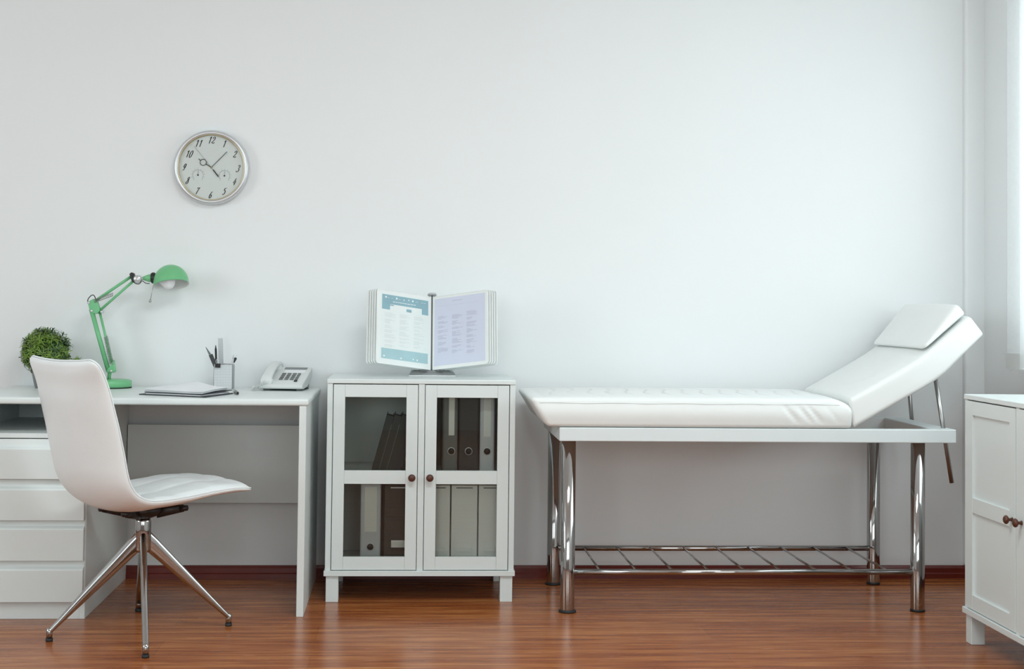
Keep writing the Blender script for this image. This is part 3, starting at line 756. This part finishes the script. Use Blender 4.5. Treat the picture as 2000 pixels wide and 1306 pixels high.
obj('power_cable', MB().tube(catmull([lp(-1.214, 1.062, -.006), lp(-1.212, 1.078, -.01), lp(-1.200, 1.092, -.01), lp(-1.191, 1.092, -.008), lp(-1.184, 1.078, -.006)], 8), .0017, 8)
    , M['black'], L)
obj('power_cable', MB().tube(catmull([lp(-1.054, 1.178, -.012), lp(-1.047, 1.160, -.016), lp(-1.038, 1.142, -.016), lp(-1.022, 1.138, -.014), lp(-1.012, 1.150, -.012)], 8), .0017, 8)
    .tube(catmull([lp(-1.010, 1.150, -.010), lp(-.996, 1.141, -.012), lp(-.982, 1.140, -.012)], 8), .0014, 8), M['black'], L)
obj('head_bracket', MB().prism([(-1.060, 1.176), (-1.052, 1.182), (-1.042, 1.178), (-1.038, 1.166), (-1.032, 1.156), (-1.040, 1.142), (-1.050, 1.146)], lambda p, s: (p[0], LY + (-.010, .010)[s], p[1])), M['black'], L, .002)
obj('knuckle', MB().lathe([(0, -.016), (.013, -.016), (.0155, -.012), (.0155, .012), (.013, .016), (0, .016)], lp(-1.029, 1.156), (0, 1, 0), 24)
    .tube([lp(-1.022, 1.157), lp(-1.000, 1.160)], [.006, .007], 12), M['silver'], L)
obj('neck', MB().lathe([(0, -.030), (.006, -.028), (.013, -.010), (.0155, .0), (.0155, .008), (0, .008)], lp(-.983, 1.161), (1, 0, .05), 20), M['green'], L)
obj('collar', MB().lathe([(.0, .0), (.019, 0), (.0215, .004), (.0215, .012), (.018, .016), (0, .016)], lp(-.978, 1.161), (1, 0, .05), 24), M['black'], L)
nd = Vector((.15, -.27, -.95)).normalized(); hc = Vector(lp(-.9035, 1.146))
R_ = .0665
dome = [(max(R_ * math.sin(a), 1e-4), -R_ * 1.02 * math.cos(a)) for a in [PI / 2 * k / 22 for k in range(23)]]
shade = obj('shade', MB().lathe(dome + [(R_, .010), (R_ + .001, .0115)], hc, nd, 56).tube([lp(-.968, 1.162), lp(-.940, 1.163)], [.016, .014], 20), M['green'], L)
obj('shade_lining', MB().lathe([(max((R_ - .0022) * math.sin(a), 1e-4), -(R_ - .0022) * math.cos(a)) for a in [PI / 2 * k / 22 for k in range(23)]] + [(R_ - .002, .0105), (R_ + .0008, .0118)], hc, nd, 56), M['shade_in'], shade)
bd = Vector((.85, -.1, -.35)).normalized()
obj('bulb', MB().lathe([(0, -.020), (.012, -.018), (.013, -.004), (.020, .014), (.026, .032), (.0245, .046), (.015, .056), (0, .060)], hc + Vector((-.040, -.004, .012)), bd, 28), M['bulb'], shade)
obj('switch_rod', MB().tube([lp(-.966, 1.142, -.012), lp(-.9765, 1.078, -.02)], .0012, 6).lathe([(0, -.006), (.004, -.004), (.006, 0), (.004, .004), (0, .006)], lp(-.977, 1.073, -.021), n=12), M['steel'], L)

# ------------------------------------------------------------------ plants
def leafball(mb, c, rad, nspr, rnd, llen=.022, up=.0):
    for _ in range(nspr):
        while True:
            d = Vector((rnd.uniform(-1, 1), rnd.uniform(-1, 1), rnd.uniform(-.55, 1)))
            if .05 < d.length < 1: break
        d.normalize(); rr = rnd.uniform(.55, 1.06) ** .7
        p = Vector((c[0] + d.x * rad[0] * rr, c[1] + d.y * rad[1] * rr, c[2] + d.z * rad[2] * rr))
        ax = (d + Vector((rnd.uniform(-.4, .4), rnd.uniform(-.4, .4), rnd.uniform(0, .6)))).normalized()
        ref = ax.orthogonal().normalized(); bi = ax.cross(ref)
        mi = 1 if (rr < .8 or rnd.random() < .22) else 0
        n = rnd.randint(7, 10)
        for k in range(n):
            a = 2 * PI * k / n + rnd.uniform(-.3, .3); out = ref * math.cos(a) + bi * math.sin(a)
            l = llen * rnd.uniform(.7, 1.2); el = rnd.uniform(.15, .9); wv = ax.cross(out).normalized() * .0020
            q0 = p + ax * rnd.uniform(-.004, .004); q1 = q0 + (out * .8 + ax * el) .normalized() * l * .55; q2 = q1 + (out + ax * (el - .9)).normalized() * l * .5
            mb.add([q0 - wv * .4, q0 + wv * .4, q1 + wv, q1 - wv, q2], [(0, 1, 2, 3), (3, 2, 4)], mi, True)
        mb.tube([p - ax * .02, p], .0012, 4, 2 if False else mi, False)
rnd = random.Random(3)
PL = thing('potted_plant', 'round bushy green plant in a grey tapered pot, behind the chair back', 'plant', (-1.345, -.155, .742))
pc = (-1.345, -.155)
obj('pot', MB().lathe([(0, .7422), (.050, .7422), (.052, .746), (.072, .836), (.075, .840), (.075, .845), (.070, .845), (.067, .828), (0, .828)], (pc[0], pc[1], 0), n=40), M['pot'], PL)
obj('soil', MB().lathe([(0, .832), (.0675, .8295)], (pc[0], pc[1], 0), n=30), M['soil'], PL)
fb = MB(); leafball(fb, (-1.360, -.155, .880), (.080, .082, .080), 430, rnd, .031)
core = MB()
obj('foliage', fb, [M['leaf1'], M['leaf2']], PL, recalc=False)
SP = thing('small_succulent', 'small spiky green plant peeking out over the chair back, right of the bushy one', 'plant', (-1.232, -.20, .742))
sc_ = Vector((-1.234, -.20, .852))
obj('pot', MB().lathe([(0, .7422), (.022, .7422), (.030, .832), (.027, .832), (.026, .824), (0, .824)], (sc_.x, sc_.y, 0), n=28), M['pot'], SP)
sb_ = MB(); rnd = random.Random(5)
for k in range(34):
    a = rnd.uniform(0, 2 * PI); el = rnd.uniform(.15, 1.3); d = Vector((math.cos(a) * math.cos(el), math.sin(a) * math.cos(el), math.sin(el)))
    wv = d.cross(Vector((0, 0, 1))).normalized() * .0036; l = rnd.uniform(.028, .040); b0 = sc_ - Vector((0, 0, .022))
    sb_.add([b0 - wv, b0 + wv, b0 + d * l * .5 + wv * 1.1, b0 + d * l * .5 - wv * 1.1, b0 + d * l + Vector((0, 0, .002))], [(0, 1, 2, 3), (3, 2, 4)], 0, True)
obj('leaves', sb_, M['leaf1'], SP, recalc=False)

# ------------------------------------------------------------------ notebook, papers, pens on the desk
e1 = Vector((.259, -.137, 0)).normalized(); e2 = Vector((.078, .250, 0)).normalized(); n0 = Vector((-.943, -.519, 0))
def nb(u, v, z): return n0 + e1 * u + e2 * v + Vector((0, 0, z))
N = thing('notebook', 'black notebook lying under loose papers on the desk', 'notebook', (-.78, -.45, .742))
cv = MB()
cv.grid([[nb(u, v, z) for v in (0, .20)] for u, z in ((0, .7455), (.286, .7425))], smooth=False)
cv = MB().prism([(0, 0), (.286, 0), (.286, .225), (0, .225)], lambda p, s: nb(p[0], p[1], (.7421, .7455)[s]))
obj('back_cover', cv, M['cover'], N, .0008)
def zc(u, v): return .7495 + .004 * (u / .28)
cv = MB().prism([(.022, .004), (.270, -.002), (.286, .218), (.030, .222)], lambda p, s: nb(p[0], p[1], (.7505, .7530)[s] + (.004 if p[1] > .1 else 0)))
obj('front_cover', cv, M['cover'], N, .0008)
obj('pages', MB().prism([(.026, .008), (.262, .004), (.276, .210), (.034, .214)], lambda p, s: nb(p[0], p[1], (.7456, .7504)[s])), M['paper'], N)
PS = MB()
def sheet_z(u, v, k):
    # pages bulge in the middle and at the left fold
    b = .0035 + .0150 * math.exp(-((u - .105) / .062) ** 2) * (.15 + .85 * v / .2) - .003 * math.sin(PI * u / .27) * (1 - v / .2)
    return .7545 + .0016 * k + b * (.35 + .2 * k)
nlev = 4
for k in range(nlev):
    rows = [[nb(.020 + .25 * i / 24 + .001 * k, -.001 + .212 * j / 10 + .0006 * k, sheet_z(.25 * i / 24, .212 * j / 10, k) + (.004 if j > 5 else .004 * j / 5)) for j in range(11)] for i in range(25)]
    lowr = [[p - Vector((0, 0, .0010)) for p in r_] for r_ in rows]
    PS.grid(rows); PS.grid(lowr)
    for a_, b_ in ((rows[0], lowr[0]), (rows[-1], lowr[-1]), ([r_[0] for r_ in rows], [r_[0] for r_ in lowr]), ([r_[-1] for r_ in rows], [r_[-1] for r_ in lowr])):
        PS.grid([a_, b_], smooth=False)
tag(obj('paper_sheets', PS, M['paper']), 'loose white paper sheets bulging on top of the black notebook', 'paper', None)
def pen(name, label, a, b, r, m, tipm, group=None, cat='pen', nose=.014):
    a = Vector(a); b = Vector(b); d = (b - a); l = d.length; t = thing(name, label, cat, a, group)
    obj('barrel', MB().lathe([(0, 0), (r * .9, 0), (r, .002), (r, l - nose), (r * .75, l - nose)], a, d, 16), m, t)
    obj('tip', MB().lathe([(r * .8, l - nose), (r * .35, l - .002), (0, l)], a, d, 14), tipm, t)
    return t
pen('marker_pen', 'short grey pen lying on the desk, end towards the room', (-.6275, -.365, .7490), (-.5985, -.500, .7484), .0062, M['steel'], M['ink'])
pen('ballpoint_pen', 'thin white pen lying behind the papers, tip towards the pencil holder', (-.80, -.095, .7460), (-.752, -.092, .7455), .0032, M['wire'], M['ink'], nose=.007)

# ------------------------------------------------------------------ pencil holder
PH = thing('pencil_holder', 'square white pencil holder with a fine grey grid on its sides, on the desk', 'pencil holder', (-.699, -.115, .742))
hx0, hx1, hy0, hy1, hz0, hz1 = -.731, -.6625, -.150, -.082, .7425, .835
wm = MB()
wire = .00045
def wbox(a, b): wm.box(a[0] - wire, b[0] + wire, a[1] - wire, b[1] + wire, a[2] - wire, b[2] + wire)
for k in range(15):
    x = hx0 + (hx1 - hx0) * k / 14; y = hy0 + (hy1 - hy0) * k / 14
    wbox((x, hy0, hz0 + .001), (x, hy0, hz1)); wbox((x, hy1, hz0 + .001), (x, hy1, hz1)); wbox((hx0, y, hz0 + .001), (hx0, y, hz1)); wbox((hx1, y, hz0 + .001), (hx1, y, hz1))
for k in range(20):
    z = hz0 + .001 + (hz1 - hz0 - .001) * k / 19
    for y in (hy0, hy1): wbox((hx0, y, z), (hx1, y, z))
    for x in (hx0, hx1): wbox((x, hy0, z), (x, hy1, z))
ws = MB(); tt = .0012
ws.box(hx0, hx1, hy0, hy0 + tt, hz0, hz1).box(hx0, hx1, hy1 - tt, hy1, hz0, hz1).box(hx0, hx0 + tt, hy0 + tt, hy1 - tt, hz0, hz1).box(hx1 - tt, hx1, hy0 + tt, hy1 - tt, hz0, hz1)
sd_ = obj('sides', ws, M['holder'], PH)
obj('grid_lines', wm, M['gridline'], sd_)
rimt = MB()
for z in (hz1, ):
    rimt.tube([(hx0, hy0, z), (hx1, hy0, z)], .0015, 6).tube([(hx0, hy1, z), (hx1, hy1, z)], .0015, 6).tube([(hx0, hy0, z), (hx0, hy1, z)], .0015, 6).tube([(hx1, hy0, z), (hx1, hy1, z)], .0015, 6)
obj('rim', rimt, M['steel'], PH)
obj('bottom', MB().box(hx0, hx1, hy0, hy1, .7422, .7440), M['wire'], PH)
# a box knife, a black pen, a ruler, two pencils, a binder clip
def obox(mb, a, b, wv, w_, t_, mi=0):
    a = Vector(a); b = Vector(b); d = (b - a).normalized(); wv = (Vector(wv) - d * d.dot(Vector(wv))).normalized(); n = d.cross(wv)
    P = [p + wv * sx * w_ / 2 + n * sy * t_ / 2 for p in (a, b) for sx, sy in ((-1, -1), (1, -1), (1, 1), (-1, 1))]
    return mb.add(P, [(0, 1, 2, 3), (7, 6, 5, 4), (0, 4, 5, 1), (1, 5, 6, 2), (2, 6, 7, 3), (3, 7, 4, 0)], mi)
KN = thing('craft_knife', 'black craft knife leaning out of the pencil holder to the left', 'knife', (-.70, -.135, .76), 'things in the pencil holder')
obj('handle', obox(MB(), (-.704, -.135, .775), (-.7475, -.132, .872), (1, 0, 0), .015, .008), M['black'], KN, .001)
obj('blade', MB().prism([(0, 0), (.009, 0), (.002, .036), (0, .036)], lambda p, s: tuple(Vector((-.7535, -.132, .870)) + Vector((.91, 0, .41)) * p[0] + Vector((-.41, 0, .91)) * p[1] * .9 + Vector((0, (-.0012, .0012)[s], 0)))), M['key'], KN)
pen('black_pen', 'upright black pen in the pencil holder, left of the ruler', (-.722, -.125, .7460), (-.7305, -.120, .908), .0040, M['black'], M['ink'], 'things in the pencil holder')
RU = thing('ruler', 'grey plastic ruler standing tall in the pencil holder', 'ruler', (-.713, -.12, .746), 'things in the pencil holder')
obj('blade', obox(MB(), (-.706, -.112, .7455), (-.715, -.106, .934), (1, 0, 0), .0185, .0016), M['ruler'], RU)
tk = MB()
for k in range(30):
    t = .05 + .93 * k / 30; p = Vector((-.706, -.112, .7455)).lerp(Vector((-.715, -.106, .934)), t); l = .004 if k % 5 == 0 else .002
    tk.box(p.x + .0088 - l, p.x + .0088, p.y - .0018, p.y - .0012, p.z, p.z + .0005)
obj('scale_marks', tk, M['ink'], RU)
pen('pencil', 'white pencil pointing up in the right corner of the holder', (-.688, -.100, .7470), (-.664, -.094, .872), .0034, M['wire'], M['steel'], 'things in the pencil holder', 'pencil', .018)
BR = thing('black_tipped_pen', 'white pen with a dark grip, rightmost in the pencil holder', 'pen', (-.690, -.12, .747), 'things in the pencil holder')
a = Vector((-.690, -.120, .7470)); b = Vector((-.6505, -.112, .873)); d = b - a; l = d.length
obj('barrel', MB().lathe([(0, 0), (.0028, 0), (.0032, l - .034)], a, d, 12), M['wire'], BR)
obj('grip', MB().lathe([(.0020, l - .034), (.0056, l - .018), (.0048, l - .014), (.0022, l - .013), (0, l - .013)], a, d, 12), M['black'], BR)
obj('tip', MB().lathe([(.002, l - .013), (.0012, l - .002), (0, l)], a, d, 10), M['silver'], BR)
BC = thing('binder_clip', 'black binder clip gripping the rim of the pencil holder', 'clip', (-.7165, -.153, .828), 'things in the pencil holder')
obj('clip_body', MB().prism([(-.1575, .8235), (-.1440, .8235), (-.1490, .8390), (-.1530, .8390)], lambda p, s: ((-.727, -.707)[s], p[0], p[1])), M['black'], BC, .0008)
obj('handle', MB().tube(catmull([(-.722, -.153, .838), (-.7235, -.154, .850), (-.718, -.154, .856), (-.7125, -.154, .850), (-.713, -.153, .838)], 6), .0011, 6), M['silver'], BC)

# ------------------------------------------------------------------ telephone
T = thing('telephone', 'pale grey corded desk telephone with a keypad, at the right end of the desk', 'telephone', (-.47, -.13, .742))
ta = math.radians(-7); to = Vector((-.553, -.232, .742)); tu = Vector((math.cos(ta), math.sin(ta), 0)); tv = Vector((-math.sin(ta), math.cos(ta), 0))
def tp(x, y, z): return to + tu * x + tv * y + Vector((0, 0, z))
def topz(y): return .026 + (y / .20) * .058
TW, TD = .166, .195
side = [(0, .008), (-.004, .016), (.002, .024), (.03, topz(.03)), (TD - .004, topz(TD)), (TD, topz(TD) - .006), (TD, .045), (.16, .030), (.10, .010), (.03, .006)]
bd_ = MB().prism(side, lambda p, s: tuple(tp((0, TW)[s], p[0], p[1])))
obj('body', bd_, M['phone'], T, .005)
ft = MB()
for x, y in ((.02, .03), (TW - .02, .03)): ft.box(*(lambda q: (q.x - .008, q.x + .008, q.y - .008, q.y + .008, .7422, .7525))(tp(x, y, 0)))
ft.prism([(.145, .0003), (.165, .0003), (.175, .040), (.12, .020)], lambda p, s: tuple(tp((.008, TW - .008)[s], p[0], p[1])))
obj('foot', ft, M['key'], T)
def slab(mb, x0, x1, y0, y1, h, base=.0005, mi=0):
    def P(x, y, e): 
        n = Vector((0, -.28, .96)); return to + tu * x + tv * (y + n.y * e) + Vector((0, 0, topz(y) + n.z * e))
    v = [P(x, y, e) for e in (base, base + h) for y in (y0, y1) for x in (x0, x1)]
    return mb.add(v, [(0, 2, 3, 1), (4, 5, 7, 6), (0, 1, 5, 4), (2, 6, 7, 3), (0, 4, 6, 2), (1, 3, 7, 5)], mi)
for r_ in range(4):
    for c_ in range(4):
        x0 = .066 + c_ * .0205 - (0 if c_ < 3 else .001); y0 = .045 + r_ * .0195
        obj('key', slab(MB(), x0, x0 + (.0145 if c_ < 3 else .011), y0, y0 + .0105, .0030), M['key'], T, .0008)
obj('key', slab(MB(), .1270, .139, .026, .037, .0030), M['ink'], T, .0008)
obj('display', slab(MB(), .062, .150, .160, .184, .0012), M['lcd'], T, .0005)
obj('number_card', slab(MB(), .070, .148, .128, .152, .0008), M['paper'], T)
# handset : arched bar with two cups, lying front-to-back on the left side
HS = []
def hz(y): return topz(y)
hp = catmull([(.026, .004, .030), (.026, .018, .045), (.026, .045, .057), (.026, .095, .076), (.026, .145, .089), (.026, .185, .092), (.026, .203, .087)], 5)
hm = MB(); rows = []
for i, p in enumerate(hp):
    t = i / (len(hp) - 1); wd = .018 + .006 * (abs(2 * t - 1)) ** 2; hh_ = .0095 + .004 * abs(2 * t - 1) ** 2
    if i in (0, len(hp) - 1): wd *= .8; hh_ *= .7
    rows.append([tp(p.x + wd * math.copysign(abs(math.cos(q)) ** .5, math.cos(q)), p.y, p.z + hh_ * math.copysign(abs(math.sin(q)) ** .6, math.sin(q))) for q in [2 * PI * j / 20 for j in range(21)]])
hm.grid(rows); hm.add(rows[0][:-1], [tuple(range(20))]); hm.add(rows[-1][:-1], [tuple(range(20))])
hs = obj('handset', hm, M['phone'], T)
obj('earpiece', MB().lathe([(0, 0), (.024, 0), (.0235, .024), (.018, .030), (0, .030)], tp(.026, .178, .060), (0, 0, 1), 24), M['phone'], hs)
obj('mouthpiece', MB().lathe([(0, 0), (.024, 0), (.0235, .018), (.018, .024), (0, .024)], tp(.026, .026, .022), (0, 0, 1), 24), M['phone'], hs)
cc = []
path = catmull([tuple(tp(.024, -.001, .032)), tuple(tp(.010, -.022, .022)), tuple(tp(-.012, -.020, .012)), tuple(tp(-.022, .004, .010)), tuple(tp(-.026, .04, .010)), tuple(tp(-.012, .085, .012)), tuple(tp(.002, .12, .020))], 40)
for i, p in enumerate(path):
    d = (path[min(i + 1, len(path) - 1)] - path[max(i - 1, 0)]).normalized(); a_ = d.orthogonal().normalized(); a_ = Vector((0, 0, 1)); b_ = d.cross(a_).normalized()
    cc.append(p + (a_ * math.cos(i * .8) + b_ * math.sin(i * .8)) * .0052)
obj('coiled_cord', MB().tube(cc, .0014, 6), M['phone'], T)

# ------------------------------------------------------------------ flip display stand
F = thing('flip_display_stand', 'tabletop flip stand holding white framed document sleeves, on the glazed cabinet', 'display stand', (.097, -.17, .80))
al = math.radians(15.5); hinge = Vector((.094, -.215, .823)); ax_ = Vector((0, math.sin(al), math.cos(al))).normalized()
obj('base', MB().prism([(-.245, .8003), (-.10, .8003), (-.10, .815), (-.150, .824), (-.215, .824), (-.245, .805)], lambda p, s: ((.008, .186)[s] + ((.010, -.010)[s] if p[1] > .81 else 0), p[0], p[1])), M['alu'], F, .0008)
obj('post', MB().tube([hinge - ax_ * .004, hinge + ax_ * .296], .0026, 12), M['key'], F)
obj('post_cap', MB().lathe([(0, .294), (.016, .294), (.018, .297), (.016, .301), (0, .301)], hinge, ax_, 24), M['alu'], F)
th_ = MB()
for k in range(17):
    x = .052 + k * .0052; th_.box(x, x + .0026, -.236, -.226, .8195, .8235)
obj('pivot_comb', th_, M['key'], F)
beta = math.radians(29)
PWD, PHT = .232, .285
def panel(side, k, face):
    sg = -1 if side == 0 else 1
    u = Vector((sg * math.cos(beta), 0, 0)); perp = Vector((0, -math.cos(al), math.sin(al)))   # towards the room, perpendicular to the axis
    d = (u + perp * math.sin(beta)).normalized()
    nrm = d.cross(ax_) * (1 if side else -1)
    if nrm.y > 0: nrm = -nrm
    o = hinge + Vector((sg * (.005 + .0088 * k), 0, 0)) + perp * (-.0035 * k) + ax_ * (.002)
    def P(a, h, e): return o + d * a + ax_ * h + nrm * e
    r = .010; outl = []
    for cx_, cy_, a0 in ((PWD - r, PHT - r, 0), (r * .3, PHT - r * .3, 1), (r * .3, r * .3, 2), (PWD - r, r, 3)):
        rr = r if a0 in (0, 3) else r * .3
        for j in range(5):
            q = PI / 2 * (a0 + j / 4); outl.append((cx_ + rr * math.cos(q), cy_ + rr * math.sin(q)))
    fm = MB().prism(outl, lambda p, s: tuple(P(p[0], p[1], (-.0014, .0014)[s])))
    fo = obj('sleeve', fm, M['panel'], F, .0006)
    # raised rim
    rm = MB(); t = .0045
    loop = [P(a, h, 0) for a, h in outl]
    rm.tube(loop, .0024, 8, closed=True)
    obj('sleeve_rim', rm, M['panel'], fo)
    def quad(mb, a0, a1, h0, h1, e, mi): mb.add([P(a0, h0, e), P(a1, h0, e), P(a1, h1, e), P(a0, h1, e)], [(0, 1, 2, 3)], mi)
    if face == 'teal':
        q = MB(); quad(q, .010, .216, .012, .274, .0016, 0)
        a = obj('printed_sheet', q, M['sheet'], fo, recalc=False)
        fl = (lambda x: .226 - x)       # text runs left to right: outer edge is left
        b = MB()
        X0, X1 = .012, .212
        quad(b, X0 + .030, X1, .256 - .024, .264, .0019, 0); quad(b, X0, X0 + .030, .214 - .002, .264, .0019, 0) if False else None
        b = MB(); quad(b, X0, X1, .232, .268, .0019, 0); quad(b, X0, X0 + .028, .210, .232, .0019, 0); quad(b, X1 - .034, X1, .210, .232, .0019, 0); quad(b, .085, .107, .211, .222, .0019, 0)
        quad(b, X1 - .050, X1 - .034, .226, .230, .0019, 0)
        obj('header_band', b, M['teal'], a, recalc=False)
        b = MB(); quad(b, X0, X1, .020, .060, .0019, 0); obj('footer_band', b, M['teal2'], a, recalc=False)
        b = MB(); rr = random.Random(2)
        for (ax0, hh_) in ((.196, .258), (.150, .2575), (.118, .256), (.098, .258), (.080, .257), (.200, .030), (.128, .028), (.075, .030), (.058, .029)):
            s_ = rr.uniform(.0022, .0035); quad(b, ax0 - s_, ax0 + s_, hh_ - s_, hh_ + s_, .0022, 0)
        for ax0 in (.185, .170, .137, .062, .040, .028): quad(b, ax0 - .005, ax0 + .005, .2555, .2565, .0022, 0)
        x = .166
        while x > .070:
            l = rr.uniform(.005, .012); quad(b, x - l, x, .2415, .2440, .0022, 0); x -= l + .002
        obj('header_marks', b, M['sheet'], a, recalc=False)
        b = MB()
        for c0 in (.200, .136, .074):
            h = .198
            while h > .072:
                n = rr.randint(2, 5)
                for _ in range(n):
                    l = rr.uniform(.018, .048); quad(b, c0 - l, c0, h - .0012, h, .0019, 0); h -= .0038
                h -= .006
        obj('text_lines', b, M['faint'], a, recalc=False)
    elif face == 'lilac':
        q = MB(); quad(q, .006, .222, .012, .276, .0016, 0)
        a = obj('printed_sheet', q, M['lilac'], fo, recalc=False)
        b = MB(); rr = random.Random(4)
        quad(b, .082, .126, .260, .2625, .0019, 0); quad(b, .020, .19, .2445, .2452, .0019, 0)
        for c0 in (.022, .082, .144):
            h = .205 if c0 < .1 else .212
            while h > .055:
                n = rr.randint(3, 6)
                for _ in range(n):
                    l = rr.uniform(.012, .046); quad(b, c0, c0 + l, h - .0016, h, .0019, 0); h -= .0034
                h -= .007
        obj('text_lines', b, M['lilac2'], a, recalc=False)
for k in range(4, -1, -1):
    panel(0, k, 'teal' if k == 0 else None)
    panel(1, k, 'lilac' if k == 0 else None)

# ------------------------------------------------------------------ vertical blind on the right window
VB = thing('vertical_blind', 'white vertical fabric blind hanging at the right-hand window', 'blind', (2.22, -1.6, 2.5))
obj('headrail', MB().box(2.195, 2.245, -2.74, -.50, 2.47, 2.51), M['pvc'], VB, .003)
for k in range(20):
    y1 = -.520 - k * .108
    s = MB(); n = 8
    for (e) in (0,):
        rows = [[(2.200 + .020 * (j / n) + .006 * math.sin(PI * j / n), y1 - .124 * j / n, z) for j in range(n + 1)] for z in (.862 if k else .915, 2.47)]
        s.grid(rows)
    so = obj('slat', s, M['slat'], VB, recalc=False)
    if k == 0:
        wgt = MB().prism([(0, .872), (.005, .862), (.122, .862), (.127, .872), (.127, .918), (0, .918)], lambda p, s_: (2.196 + .022 * p[0] / .127 + (.0, .004)[s_], y1 + .003 - p[0], p[1]))
        obj('bottom_weight', wgt, M['phone'], so)
        obj('chain_hook', MB().tube(catmull([(2.196, y1 - .04, .862), (2.196, y1 - .045, .855), (2.196, y1 - .05, .862)], 5), .0010, 6).tube([(2.194, y1 + .003, .912), (2.194, y1 + .016, .918)], .001, 6).tube([(2.214, y1 - .118, .912), (2.214, y1 - .104, .920)], .001, 6), M['silver'], so)
    else:
        obj('bottom_weight', MB().box(2.196, 2.222, y1 - .122, y1 - .002, .856, .864), M['phone'], so)

for o in bpy.data.objects:
    if '_o' in o: del o['_o']
